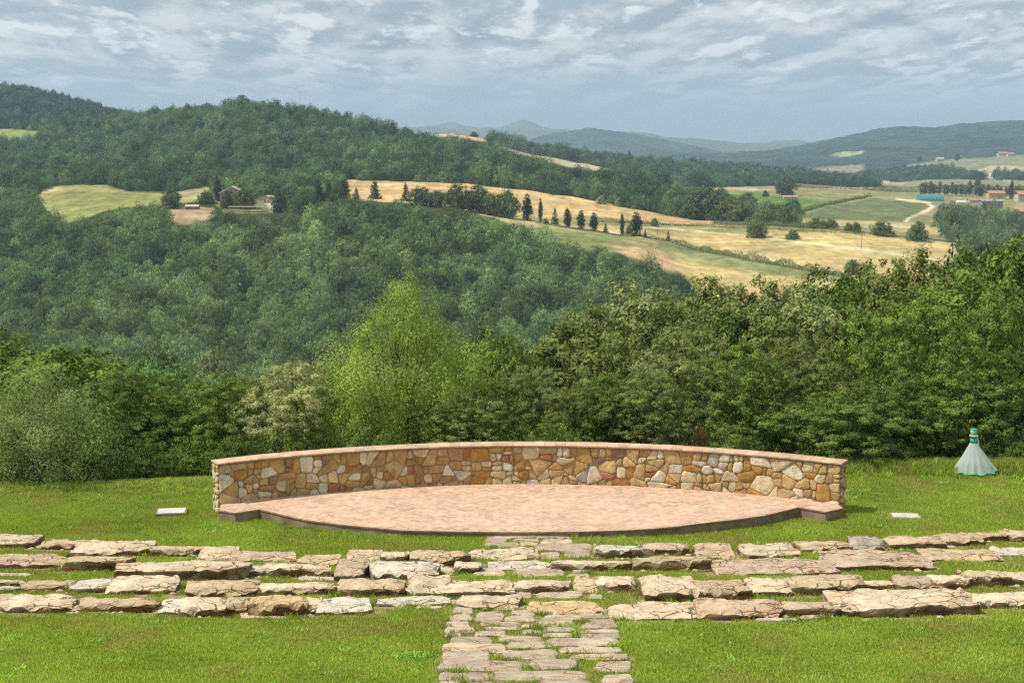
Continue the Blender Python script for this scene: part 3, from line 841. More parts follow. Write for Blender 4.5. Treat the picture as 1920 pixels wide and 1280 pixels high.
# ------------------------------------------------------------------ terrace stones, traced one by one
CR = (0.64, 0.52, 0.36); TN = (0.55, 0.42, 0.265); PK = (0.50, 0.375, 0.27); WT = (0.60, 0.54, 0.43); GY = (0.45, 0.39, 0.31); OC = (0.60, 0.425, 0.235); PC = (0.64, 0.47, 0.31)
CN = {CR: 'cream', TN: 'tan', PK: 'pinkish brown', WT: 'whitish', GY: 'grey brown', OC: 'ochre', PC: 'peach'}
ROWS = [
 ('the row nearest the stage', [
  (-40, 78, 999, 1020, 1028, CR), (75, 161, 1010, 1023, 1031, TN), (141, 288, 1011, 1031, 1044, CR), (284, 397, 1020, 1029, 1043, PK), (374, 443, 1026, 1044, 1050, CR),
  (421, 560, 1033, 1046, 1053, PK), (560, 640, 1036, 1054, 1060, TN), (650, 714, 1029, 1050, 1053, TN), (711, 772, 1031, 1042, 1055, CR), (771, 882, 1027, 1044, 1061, TN), (878, 1008, 1028, 1045, 1050, CR),
  (1116, 1205, 1019, 1027, 1048, WT), (1205, 1291, 1016, 1026, 1041, PK), (1302, 1377, 1015, 1042, 1047, TN), (1376, 1490, 1016, 1037, 1047, CR), (1486, 1590, 1010, 1026, 1035, TN),
  (1591, 1657, 1006, 1022, 1035, GY), (1660, 1770, 1002, 1020, 1031, PC), (1754, 1842, 996, 1014, 1024, TN), (1822, 1890, 994, 1003, 1016, TN), (1880, 1975, 993, 1005, 1017, TN)]),
 ('the second row from the stage', [
  (-50, 115, 1035, 1058, 1066, PK), (88, 121, 1047, 1056, 1065, TN), (117, 250, 1039, 1049, 1071, TN), (221, 478, 1049, 1067, 1089, CR), (462, 502, 1056, 1068, 1082, WT),
  (479, 624, 1053, 1066, 1082, CR), (633, 692, 1040, 1078, 1091, PK), (690, 823, 1050, 1074, 1088, WT), (822, 853, 1062, 1072, 1077, CR), (851, 904, 1051, 1062, 1075, CR),
  (915, 1036, 1048, 1065, 1069, WT), (1035, 1182, 1048, 1056, 1071, CR), (1186, 1328, 1041, 1050, 1071, TN), (1336, 1576, 1047, 1071, 1078, PK), (1536, 1738, 1029, 1060, 1070, PK),
  (1714, 1870, 1025, 1048, 1053, TN), (1861, 1975, 1024, 1037, 1044, WT)]),
 ('the third row from the stage', [
  (-45, 44, 1081, 1092, 1103, TN), (-20, 42, 1096, 1104, 1110, WT), (44, 140, 1085, 1097, 1108, TN), (137, 211, 1081, 1104, 1112, WT), (210, 335, 1081, 1104, 1116, CR), (341, 484, 1087, 1104, 1119, TN),
  (484, 638, 1090, 1103, 1116, CR), (637, 763, 1085, 1102, 1119, TN), (763, 853, 1078, 1105, 1118, CR), (826, 963, 1083, 1110, 1121, CR), (957, 1066, 1083, 1101, 1113, CR),
  (1074, 1119, 1083, 1104, 1112, TN), (1119, 1200, 1080, 1093, 1110, CR), (1202, 1314, 1079, 1107, 1128, CR), (1299, 1405, 1087, 1104, 1126, TN), (1403, 1484, 1078, 1110, 1119, CR),
  (1481, 1622, 1078, 1095, 1115, TN), (1616, 1676, 1084, 1096, 1108, CR), (1672, 1761, 1077, 1094, 1108, PK), (1738, 1811, 1074, 1089, 1105, CR), (1804, 1889, 1066, 1082, 1101, TN), (1870, 1975, 1069, 1085, 1099, CR)]),
 ('the row nearest the camera', [
  (-50, 32, 1114, 1127, 1145, PK), (5, 143, 1114, 1133, 1149, CR), (112, 151, 1131, 1142, 1149, CR), (148, 300, 1119, 1133, 1148, TN), (296, 386, 1118, 1148, 1154, WT), (341, 426, 1119, 1135, 1157, CR), (424, 467, 1114, 1134, 1154, TN),
  (469, 576, 1115, 1130, 1157, OC), (557, 605, 1116, 1142, 1152, CR), (588, 704, 1116, 1147, 1153, WT), (710, 843, 1115, 1130, 1137, WT), (855, 985, 1114, 1131, 1143, CR), (990, 1132, 1124, 1147, 1152, OC),
  (1141, 1333, 1129, 1154, 1163, CR), (1304, 1464, 1123, 1144, 1162, PC), (1458, 1572, 1122, 1141, 1156, PK), (1553, 1826, 1104, 1134, 1157, CR), (1818, 1975, 1107, 1124, 1140, CR)]),
]
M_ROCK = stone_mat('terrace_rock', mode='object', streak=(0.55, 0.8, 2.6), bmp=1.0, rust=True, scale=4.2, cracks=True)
ORD = ['first', 'second', 'third', 'fourth', 'fifth', 'sixth', 'seventh', 'eighth', 'ninth', 'tenth', 'eleventh', 'twelfth', 'thirteenth', 'fourteenth', 'fifteenth', 'sixteenth', 'seventeenth', 'eighteenth', 'nineteenth', 'twentieth', 'twenty-first', 'twenty-second', 'twenty-third']

def rock_mesh(w, d, h, seed, under=0.16):
    """rough quarried block: facetted, layered, w wide, d deep, top at h"""
    rs = np.random.RandomState(seed)
    nx = int(np.clip(w / 0.055, 8, 34)); ny = int(np.clip(d / 0.07, 6, 18)); nz = int(np.clip((h + under) / 0.05, 4, 8))
    idx = {}; V = []; Fs = []
    def vid(i, j, k):
        key = (i, j, k)
        if key not in idx:
            idx[key] = len(V); V.append((i / nx * 2 - 1, j / ny * 2 - 1, k / nz * 2 - 1))
        return idx[key]
    for i in range(nx):
        for j in range(ny):
            Fs.append((vid(i, j, nz), vid(i + 1, j, nz), vid(i + 1, j + 1, nz), vid(i, j + 1, nz)))
    for k in range(nz):
        for i in range(nx):
            Fs.append((vid(i, 0, k), vid(i + 1, 0, k), vid(i + 1, 0, k + 1), vid(i, 0, k + 1)))
            Fs.append((vid(i + 1, ny, k), vid(i, ny, k), vid(i, ny, k + 1), vid(i + 1, ny, k + 1)))
        for j in range(ny):
            Fs.append((vid(0, j + 1, k), vid(0, j, k), vid(0, j, k + 1), vid(0, j + 1, k + 1)))
            Fs.append((vid(nx, j, k), vid(nx, j + 1, k), vid(nx, j + 1, k + 1), vid(nx, j, k + 1)))
    P = np.array(V)
    front = (P[:, 1] < -0.99) & (P[:, 2] < 0.99)
    side = (np.abs(P[:, 0]) > 0.99) & (P[:, 2] < 0.99)
    # outline cut by a few vertical planes, so no block stays a rectangle
    for c in range(rs.randint(4, 7)):
        a = rs.uniform(0, 2 * pi); nn = np.array([cos(a), sin(a)])
        sup = abs(nn[0]) + abs(nn[1]); off = sup * rs.uniform(0.74, 0.93)
        s = P[:, 0] * nn[0] + P[:, 1] * nn[1] - off
        m = s > 0
        P[m, 0] -= s[m] * nn[0]; P[m, 1] -= s[m] * nn[1]
    Q = P * np.array([w / 2, d / 2, 1.0])
    zt = (P[:, 2] + 1) / 2
    Q[:, 2] = -under + zt * (h + under)
    # leaning top, chipped upper edge
    lean = rs.uniform(-0.10, 0.10) * h; tilt = rs.uniform(-0.03, 0.05)
    Q[:, 2] += zt * (P[:, 0] * lean * 0.8 + P[:, 1] * tilt)
    edge = np.maximum(np.abs(P[:, 0]), np.abs(P[:, 1]))
    chip = np.clip(fbm(P[:, 0] * 3 + seed, P[:, 1] * 3, seed, 3) - 0.46, 0, 1) * 2.2
    Q[:, 2] -= zt ** 2 * np.clip((edge - 0.62) / 0.38, 0, 1) * (0.02 + chip * h * 0.9)
    # overhanging fractured front
    fr = fbm(Q[:, 0] * 2.2 + seed * 3.1, Q[:, 2] * 5.0, seed + 3, 3) - 0.5
    Q[:, 1] += np.where(P[:, 1] < -0.2, (1 - zt) * d * 0.10 + fr * 0.14, fr * 0.05)
    Q[:, 0] += (fbm(Q[:, 1] * 2.5, Q[:, 2] * 5 + seed, seed + 7, 3) - 0.5) * 0.12
    # layered relief on the top
    r1 = fbm(Q[:, 0] * 1.6 + seed, Q[:, 1] * 3.2, seed + 11, 4) - 0.5
    r2 = fbm(Q[:, 0] * 7 + seed, Q[:, 1] * 9, seed + 13, 3) - 0.5
    ter = np.floor((r1 + 0.5) * 7) / 7 - 0.5
    Q[:, 2] += zt * (0.045 * r1 + 0.06 * ter + 0.02 * r2)
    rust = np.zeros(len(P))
    rust[front | side] = 1.0  # fronts and sides carry both the rusty brown and the painted shade
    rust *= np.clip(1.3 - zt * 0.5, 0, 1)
    return Q, Fs, rust

STONES = []
def size_word(w, h):
    if w > 2.0: return 'very long'
    if w > 1.45: return 'long'
    if w < 0.62: return 'small'
    if w < 0.9: return 'short'
    return 'broad' if h < 0.14 else 'thick'
sd = 100
for rn, row in ROWS:
    order = sorted(range(len(row)), key=lambda i: (row[i][0] + row[i][1]))
    for oi, i in enumerate(order):
        x0, x1, yt, yf, yb, colr = row[i]
        sd += 1
        xc = (x0 + x1) / 2
        g = hit_lawn(xc, yb)
        wid = (x1 - x0) / ppm(g[1]) * 1.075
        ax, az = ray(xc, yf)
        z = HC + float(az) * g[1]
        h = max(0.05, z - g[2])
        zt_ = g[2] + h
        ax2, az2 = ray(xc, yt)
        Db = (zt_ - HC) / float(az2)
        dep = float(np.clip(Db - g[1], 0.28, 2.6)) * 1.05
        Q, Fs, rust = rock_mesh(wid, dep, h, sd)
        # sink the lower back side to the slope
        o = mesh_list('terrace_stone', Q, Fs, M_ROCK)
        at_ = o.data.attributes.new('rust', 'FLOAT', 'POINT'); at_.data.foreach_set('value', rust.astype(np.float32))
        rr = random.Random(sd)
        o.location = (g[0] * (1 + dep / 2 / g[1]), g[1] + dep / 2, g[2]); o.rotation_euler = (0, 0, rr.uniform(-.06, .06))
        kk = rr.uniform(.9, 1.1)
        o.color = (colr[0] * kk, colr[1] * kk, colr[2] * kk, 1)
        STONES.append((o.location[0], o.location[1], wid / 2, dep / 2))
        mid_ = 'end stone at the left' if oi == 0 else ''
        tag(o, '%s %s stone, %s from the left in %s' % (size_word(wid, h), CN[colr], ORD[oi], rn), 'stone', 'rough terrace stones in ' + rn)

# small rubble wedged between the blocks
rs = random.Random(77)
V, Fq, Cc = [], [], []
def pebble(x, y, z, r, c):
    b = len(V)
    t0 = rs.uniform(0, 6)
    n = 6
    V.append((x, y, z + r * rs.uniform(.5, .8)))
    for k in range(n):
        t = t0 + 2 * pi * k / n; q = r * rs.uniform(.6, 1.05)
        V.append((x + q * cos(t), y + q * sin(t), z + r * rs.uniform(.15, .4)))
    for k in range(n):
        t = t0 + 2 * pi * k / n; q = r * rs.uniform(.8, 1.1)
        V.append((x + q * cos(t), y + q * sin(t), z - .03))
    for k in range(n):
        j = (k + 1) % n
        Fq.append((b, b + 1 + k, b + 1 + j)); Fq.append((b + 1 + k, b + 1 + n + k, b + 1 + n + j, b + 1 + j)); Cc.append(c); Cc.append(c)
for (sx, sy, hw, hd) in STONES:
    for k in range(rs.randint(4, 9)):
        sgn = rs.choice((-1, 1))
        if rs.random() < .5: x = sx + sgn * hw * rs.uniform(.86, 1.05); y = sy - hd * rs.uniform(-.6, 1.1)
        else: x = sx + hw * rs.uniform(-1, 1); y = sy - hd * rs.uniform(1.0, 1.25)
        c = rs.choice((CR, TN, TN, WT, OC)); q = rs.uniform(.75, 1.05)
        pebble(x, y, float(zlawn(x, y)), rs.choice((.02, .03, .045, .06, .09)), tuple(a * q for a in c))
M_RUB = stone_mat('rubble_stone', bmp=0.5, scale=6)
tag(attr_color_mesh('rubble', V, Fq, Cc, M_RUB), 'pale stone chips and rubble between the terrace stones', kind='stuff')

# ------------------------------------------------------------------ the flagstone path, traced
Z6 = [(215,370,675,740),(190,365,742,797),(160,345,800,845),(145,385,840,893),(155,275,893,925),(175,530,925,992),(120,640,975,1048),(125,500,1040,1125),(85,765,1110,1205),(95,500,1205,1275),
 (390,620,715,800),(610,870,760,803),(430,760,800,835),(460,770,835,868),(380,640,870,920),(680,870,712,760),(755,900,815,850),(770,920,865,900),(570,930,908,965),(640,955,958,1020),(610,1060,1028,1100),(820,1205,1095,1180),(545,1290,1190,1275),
 (945,1290,745,785),(900,1170,770,835),(930,1185,838,885),(920,1170,888,930),(950,1280,935,1000),(1220,1480,730,775),(1290,1510,780,815),(1240,1530,810,858),(1225,1545,860,895),(1235,1550,893,935),(1195,1550,925,1000),(1050,1560,1000,1050),(1140,1610,1055,1110),(1350,1635,1115,1210),(1400,1660,1225,1300),(1400,1540,700,745),
 (530,830,680,712),(730,930,670,700),(900,1330,1272,1340),(310,560,1285,1350),(70,300,1285,1370),
 (40,420,1375,1440),(440,900,1345,1420),(920,1330,1350,1430),(1350,1700,1315,1400),(20,600,1450,1530),(620,1150,1435,1510),(1170,1720,1420,1500),(0,500,1540,1620),(520,1000,1525,1610),(1020,1740,1515,1600),
 (470,730,82,130),(465,640,130,170),(455,750,165,205),(700,935,88,135),(690,900,135,160),(745,890,160,195),(880,1185,80,135),(910,1170,135,175),(860,1330,170,237),(910,1060,242,300),(1105,1310,215,287),
 (395,630,375,437),(680,1105,368,437),(1170,1300,358,412),(1125,1300,412,442),(880,1250,555,612),(1305,1405,575,620),(680,840,560,612),(180,300,630,665)]
V, Fq, Cc = [], [], []
rs = random.Random(21)
PATH_BOX = []
def paver(x0, x1, yt, yb, c, th=0.035):
    x0, x1, yt, yb = x0 - .6, x1 + .6, yt + .5, yb - .6
    m = rs.uniform(.0, .13) * (x1 - x0); m2 = rs.uniform(.0, .13) * (x1 - x0)
    ym = yt + (yb - yt) * rs.uniform(.35, .65)
    ring = [(x0 + m, yt), (x0 + (x1 - x0) * .35, yt - (yb - yt) * rs.uniform(-.10, .14)), (x0 + (x1 - x0) * .68, yt - (yb - yt) * rs.uniform(-.10, .14)), (x1 - m2, yt), (x1, ym),
            (x1 - m2 * rs.uniform(0, 1), yb), (x0 + (x1 - x0) * .6, yb + (yb - yt) * rs.uniform(-.12, .08)), (x0 + (x1 - x0) * .3, yb + (yb - yt) * rs.uniform(-.12, .08)), (x0 + m * rs.uniform(0, 1), yb), (x0, ym)]
    pts = [hit_lawn(x, y)[:2] for x, y in ring]
    q = []
    for i in range(len(pts)):                                       # round and roughen the outline
        a = pts[i]; b2 = pts[(i + 1) % len(pts)]
        for t in (.2, .5, .8): q.append((a[0] + (b2[0] - a[0]) * t + rs.uniform(-1, 1) * .012, a[1] + (b2[1] - a[1]) * t + rs.uniform(-1, 1) * .012))
    n = len(q); b = len(V); cx = sum(p[0] for p in q) / n; cy = sum(p[1] for p in q) / n
    tx, ty = rs.uniform(-.02, .02), rs.uniform(-.03, .03); s0 = rs.uniform(0, 50)
    for sc, dz in ((1.0, -.06), (.99, th * .7), (.94, th), (.55, th * 1.15)):
        for (x, y) in q:
            X = cx + (x - cx) * sc; Y = cy + (y - cy) * sc
            e = 0 if dz < 0 else (X - cx) * tx + (Y - cy) * ty + (float(fbm(X * 6 + s0, Y * 9, 3, 2)) - .5) * .018
            V.append((X, Y, float(zlawn(X, Y)) + dz + e))
    V.append((cx, cy, float(zlawn(cx, cy)) + th * 1.15))
    for k in range(3):
        for i in range(n):
            j = (i + 1) % n
            Fq.append((b + k * n + i, b + k * n + j, b + (k + 1) * n + j, b + (k + 1) * n + i)); Cc.append(c)
    for i in range(n): Fq.append((b + 3 * n + i, b + 3 * n + (i + 1) % n, b + 4 * n)); Cc.append(c)
    PATH_BOX.append((min(p[0] for p in q), max(p[0] for p in q), min(p[1] for p in q), max(p[1] for p in q)))
for (a, b, c, d) in Z6:
    colr = rs.choice(((0.46, 0.37, 0.27), (0.50, 0.405, 0.30), (0.42, 0.335, 0.25), (0.55, 0.45, 0.33)))
    paver(a / 4.267 + 800, b / 4.267 + 800, c / 4.267 + 980, d / 4.267 + 980, colr)
for (a, b, c, d) in ((450, 550, 1147, 1161), (636, 690, 1143, 1150), (1245, 1345, 1064, 1071), (365, 430, 1046, 1052), (-20, 60, 1076, 1082), (1560, 1600, 1028, 1035), (1720, 1790, 1021, 1030), (1415, 1500, 1160, 1166), (780, 830, 1138, 1143), (1500, 1545, 1154, 1162), (560, 640, 1082, 1090), (250, 330, 1138, 1146)):
    paver(a, b, c, d, (0.58, 0.47, 0.34))
M_FLAG = stone_mat('flagstone', streak=(0.8, 1.4, 1), bmp=0.6, scale=4, cracks=True)
tag(attr_color_mesh('stone_path', V, Fq, Cc, M_FLAG), 'path of irregular pinkish flagstones with grass in the joints', kind='structure')

# ------------------------------------------------------------------ lawn
def lines(segs):
    out = []
    for a, b, st in segs: out += list(np.arange(a, b, st))
    return np.array(out + [segs[-1][1]])
gx = lines([(-60, -16, 1.0), (-16, 16, 0.11), (16, 60, 1.0)])
gy = lines([(-2, 14, 1.0), (14, 35.5, 0.11), (35.5, 45, 0.2), (45, 57, 0.6)])
GX, GY = np.meshgrid(gx, gy)
GZ = zlawn(GX, GY)
dirt = np.zeros_like(GX)
for (sx, sy, hw, hd) in STONES:
    m = (np.abs(GX - sx) < hw + 1.2) & (np.abs(GY - sy) < hd + 1.2)
    ddx = np.maximum(np.abs(GX[m] - sx) - hw, 0); ddy = GY[m] - sy
    ddy = np.where(ddy < 0, np.maximum(-ddy - hd, 0), np.maximum(ddy - hd, 0) * 2.6)
    r = np.hypot(ddx * 1.2, ddy) + (fbm(GX[m] * 2.2, GY[m] * 3.0, 9, 3) - 0.5) * 0.55
    dirt[m] = np.maximum(dirt[m], np.clip(1 - r / 0.42, 0, 1))
for (a, b, c, d) in PATH_BOX:
    m = (GX > a - .1) & (GX < b + .1) & (GY > c - .1) & (GY < d + .1)
    dirt[m] = np.maximum(dirt[m], 0.35 + 0.5 * fbm(GX[m] * 3, GY[m] * 3, 2, 2))
so = np.array(outline)
sdx = poly_sd(GX, GY, [tuple(p) for p in so])
dirt = np.maximum(dirt, np.clip(1 + (sdx + 0.02) / 0.18, 0, 1) * 0.8)
R_, C_ = GX.shape
i = (np.arange(R_ - 1)[:, None] * C_ + np.arange(C_ - 1)[None]).ravel()
Q = np.stack([i, i + 1, i + C_ + 1, i + C_], -1)
ml, nt = new_mat('lawn')
t = nt.add('ShaderNodeTexCoord')
da = nt.add('ShaderNodeAttribute', attribute_type='GEOMETRY', attribute_name='dirt')
g1 = nt.noise(t.outputs['Object'], 0.55, 5, 0.6)
g2 = nt.noise(t.outputs['Object'], 9.0, 5, 0.7)
g3 = nt.noise(t.outputs['Object'], 40.0, 3, 0.7)
c = nt.mix(g1, (0.11, 0.16, 0.03), (0.18, 0.22, 0.045))
c = nt.mix(nt.rng(nt.noise(t.outputs['Object'], 1.7, 5, 0.7), 0.55, 0.70, 0, 0.55), c, (0.24, 0.20, 0.085))
c = nt.mix(1.0, c, nt_comb(nt, nt.math('MULTIPLY', nt.rng(g2, 0.3, 0.7, 0.7, 1.3), nt.rng(g3, 0.3, 0.7, 0.7, 1.3))), 'MULTIPLY')
soil = nt.mix(g2, (0.26, 0.19, 0.11), (0.42, 0.32, 0.20))
c = nt.mix(nt.rng(nt.math('ADD', da.outputs['Fac'], nt.math('MULTIPLY', nt.math('SUBTRACT', g2, 0.5), 0.6)), 0.35, 0.75), c, soil)
principled(nt, c, 1.0, 0.0, bump(nt, g3, 0.8, 0.03))
lawn = mesh_np('lawn_ground', np.stack([GX, GY, GZ], -1).reshape(-1, 3), Q, ml, True, {'dirt': ('POINT', 'FLOAT', dirt.ravel())})
tag(lawn, 'sloping mown lawn around the stage', kind='structure')

# concrete inspection covers set in the lawn
def cover_slab(px, py, w, d, h, rz, label):
    g = hit_lawn(px, py)
    t_ = empty('inspection_cover', (g[0], g[1], g[2]), label, 'cover', None, rz)
    a = Geo(); a.box(-w / 2, w / 2, -d / 2, d / 2, -.1, h); o1 = a.build('frame', M_CONC, t_)
    b = Geo(); b.box(-w / 2 + .05, w / 2 - .05, -d / 2 + .05, d / 2 - .05, h, h + .015)
    b.box(-.06, .06, -.015, .015, h + .015, h + .02); o2 = b.build('lid', M_PALE, t_)
M_PALE = flat_mat('pale_concrete', (0.52, 0.50, 0.44), 0.9, 0.2, 6, 0.1, 0.3)
cover_slab(322, 962, .82, .62, .07, radians(8), 'raised square concrete cover in the grass left of the stage')
cover_slab(1698, 967.5, .80, .55, .02, radians(-6), 'flat concrete cover flush in the grass right of the stage')

# ------------------------------------------------------------------ scattering
def scatter_group(protos, name):
    ng = bpy.data.node_groups.new(name, 'GeometryNodeTree')
    ng.interface.new_socket('Geometry', in_out='INPUT', socket_type='NodeSocketGeometry')
    ng.interface.new_socket('Geometry', in_out='OUTPUT', socket_type='NodeSocketGeometry')
    N = ng.nodes; Lk = ng.links.new
    i = N.new('NodeGroupInput'); q = N.new('NodeGroupOutput')
    ip = N.new('GeometryNodeInstanceOnPoints'); ci = N.new('GeometryNodeCollectionInfo')
    ci.inputs[0].default_value = protos; ci.inputs['Separate Children'].default_value = True; ci.inputs['Reset Children'].default_value = True
    ip.inputs['Pick Instance'].default_value = True
    def named(nm, typ):
        a = N.new('GeometryNodeInputNamedAttribute'); a.data_type = typ; a.inputs[0].default_value = nm
        return a.outputs[0]
    cx = N.new('ShaderNodeCombineXYZ'); Lk(named('rot', 'FLOAT'), cx.inputs[2])
    Lk(i.outputs[0], ip.inputs['Points']); Lk(ci.outputs[0], ip.inputs['Instance'])
    Lk(named('pidx', 'INT'), ip.inputs['Instance Index']); Lk(cx.outputs[0], ip.inputs['Rotation']); Lk(named('scl', 'FLOAT_VECTOR'), ip.inputs['Scale'])
    Lk(ip.outputs[0], q.inputs[0])
    return ng

def scatter(name, P, rot, scl, pidx, tint, ng, label):
    me = bpy.data.meshes.new(name)
    me.vertices.add(len(P)); me.vertices.foreach_set('co', np.asarray(P, np.float32).ravel())
    def ad(nm, typ, key, arr, dt=np.float32):
        a = me.attributes.new(nm, typ, 'POINT'); a.data.foreach_set(key, np.asarray(arr, dt).ravel())
    ad('rot', 'FLOAT', 'value', rot); ad('scl', 'FLOAT_VECTOR', 'vector', scl); ad('pidx', 'INT', 'value', pidx, np.int32)
    ad('tint', 'FLOAT_COLOR', 'color', np.concatenate([tint, np.ones((len(P), 1))], 1))
    me.update()
    o = bpy.data.objects.new(name, me); COL.objects.link(o)
    md = o.modifiers.new('scatter', 'NODES'); md.node_group = ng
    return tag(o, label, kind='stuff')

# ------------------------------------------------------------------ leaves and crowns
def leaf_geo(rs, C, Nrm, size, aspect=0.55, up=0.0, jit=0.28):
    """one folded rhombus per leaf: (4N verts, N quads, attribute per vertex)"""
    n = len(C)
    Nrm = Nrm + rs.normal(0, jit, (n, 3)); Nrm[:, 2] += up
    Nrm /= np.linalg.norm(Nrm, axis=1, keepdims=True) + 1e-9
    A = rs.normal(0, 1, (n, 3)); A -= (A * Nrm).sum(1, keepdims=True) * Nrm
    A /= np.linalg.norm(A, axis=1, keepdims=True) + 1e-9
    B = np.cross(Nrm, A)
    s = size * rs.uniform(0.6, 1.3, (n, 1))
    a = A * s; b = B * s * aspect
    V = np.stack([C - a, C - b * 1.0 + Nrm * s * 0.12, C + a, C + b + Nrm * s * 0.12], 1).reshape(-1, 3)
    i = np.arange(n)[:, None] * 4 + np.arange(4)[None]
    return V, i

def crown_arrays(seed, W, H, nl, nleaf, leaf, prof, lobe=(0.13, 0.22), sub=13, h0=0.12, aspect=0.55, feather=0.0, inner=0.12, spread=0.36, low=-0.55):
    """crown as many leafy clumps sitting on lobes inside a species profile; returns leaf centres, normals and a clump value"""
    rs = np.random.RandomState(seed)
    lob = []
    for i in range(nl):
        h = h0 + (1 - h0) * ((i + rs.uniform()) / nl) ** 0.9
        re = prof(h) * W / 2
        r = W * rs.uniform(*lobe) * (0.75 + 0.5 * prof(h))
        best = None
        for _ in range(14):
            rad = max(re - r * 0.55, 0) * np.sqrt(rs.uniform(0.40, 1.0)) * (0.95 + 0.2 * rs.uniform())
            a = rs.uniform(0, 2 * pi)
            z = h * H - r * 0.55 + rs.uniform(-.03, .03) * H
            q = (rad * cos(a), rad * sin(a), max(z, r * 0.3), r)
            dm = min([math.dist(q[:3], o[:3]) / (r + o[3]) for o in lob] or [9])
            if best is None or dm > best[0]: best = (dm, q)
        lob.append(best[1])
    lob = np.array(lob)
    clumps = []
    for (x, y, z, r) in lob:
        m = max(5, int(sub * (r / (W * 0.17)) ** 2))
        d = rs.normal(0, 1, (m * 3, 3)); d /= np.linalg.norm(d, axis=1, keepdims=True)
        d = d[d[:, 2] > low][:m]
        q = np.concatenate([np.array([x, y, z]) + d * np.array([1, 1, 0.98 + feather]) * (r * rs.uniform(.78, 1.06, (len(d), 1))), d, np.full((len(d), 1), r * spread) * rs.uniform(.6, 1.3, (len(d), 1)), rs.uniform(0, 1, (len(d), 1))], 1)
        clumps.append(q)
    clumps = np.concatenate(clumps)
    p = clumps[:, 6] ** 2; p /= p.sum()
    k = rs.choice(len(clumps), nleaf, p=p)
    g = rs.normal(0, 0.46, (nleaf, 3)); g[:, 2] *= (0.95 + feather * 1.1)
    C = clumps[k, :3] + g * clumps[k, 6:7]
    N = clumps[k, 3:6] * 0.95 + g * 1.1
    N[:, 2] += 0.15
    ni = int(nleaf * inner)
    if ni:
        kk = rs.choice(len(lob), ni)
        d = rs.normal(0, 1, (ni, 3)); d /= np.linalg.norm(d, axis=1, keepdims=True)
        C[:ni] = lob[kk, :3] * np.stack([f := rs.uniform(.15, .85, ni), f, rs.uniform(.5, .95, ni)], -1) + d * lob[kk, 3:4] * .4
    C[:, 2] = np.maximum(C[:, 2], 0.03 * H)
    lv = np.stack([np.clip(rs.uniform(0, 1, nleaf) * 0.5 + clumps[k, 7] * 0.5, 0, 1), clumps[k, 7], rs.uniform(0, 1, nleaf)], 1)
    V, Fq = leaf_geo(rs, C, N, leaf, aspect)
    return V, Fq, np.repeat(lv, 4, 0), lob

def crown_mesh(name, mat, *a, **k):
    V, Fq, lv, lob = crown_arrays(*a, **k)
    o = mesh_np(name, V, Fq, mat, True, {'lv': ('POINT', 'FLOAT_VECTOR', lv)}, link=False)
    return o.data, lob

def trunk_mesh(name, H, W, lob, r0, mat, seed, limbs=10, stems=1, h0=0.1):
    rs = random.Random(seed); g = Geo()
    for s in range(stems):
        a = 2 * pi * s / max(stems, 1) + rs.uniform(0, 1); off = r0 * 1.5 if stems > 1 else 0
        top = (rs.uniform(-.06, .06) * W + cos(a) * W * .16 * (stems > 1), rs.uniform(-.06, .06) * W + sin(a) * W * .16 * (stems > 1), H * .78)
        pts = []
        for i in range(6):
            t = i / 5
            pts.append((off * cos(a) * (1 - t) + top[0] * t + rs.uniform(-.02, .02) * W * (i > 0), off * sin(a) * (1 - t) + top[1] * t + rs.uniform(-.02, .02) * W * (i > 0), -0.4 * (1 - t) + top[2] * t))
        g.tube(pts, [r0 * (1.25 if i == 0 else 1) * (1 - .82 * i / 5) / (1 if stems == 1 else 1.5) for i in range(6)], 7)
        sel = rs.sample(range(len(lob)), min(limbs, len(lob)))
        for k in sel:
            x, y, z, r = lob[k]
            t = rs.uniform(.15, .6); i0 = int(t * 5); f = t * 5 - i0
            p0 = Vector(pts[i0]).lerp(Vector(pts[i0 + 1]), f)
            p2 = Vector((x, y, z)); pm = p0.lerp(p2, .5) + Vector((rs.uniform(-.1, .1), rs.uniform(-.1, .1), -0.05 * H))
            g.tube([tuple(p0), tuple(pm), tuple(p2)], [r0 * .38 * (1 - t * .6), r0 * .22, r0 * .08], 5)
    me = bpy.data.meshes.new(name); me.from_pydata(g.v, [], g.f); me.materials.append(mat); me.update()
    return me

oakp = lambda h: (0.72 + 0.9 * h - 0.55 * h * h) * min(1, math.sqrt(max(0, (1.02 - h) * 2.6)))
domp = lambda h: (0.80 + 0.45 * h - 0.3 * h * h) * min(1, math.sqrt(max(0, (1.01 - h) * 3.6)))
wide = lambda h: min(1, 0.55 + h * 1.6) * min(1, math.sqrt(max(0, (1.02 - h) * 2.0)))
bushp = lambda h: math.sqrt(max(0, 1 - h * h * .92))
willp = lambda h: (0.92 + 0.12 * sin(h * 3.1)) * min(1, (1.05 - h) * 1.9) ** 0.75
conep = lambda h: max(0.02, (1.02 - h)) ** 0.75
colp = lambda h: min(1, 0.6 + 2.5 * h) * min(1, math.sqrt(max(0, (1.03 - h) * 2.2)))

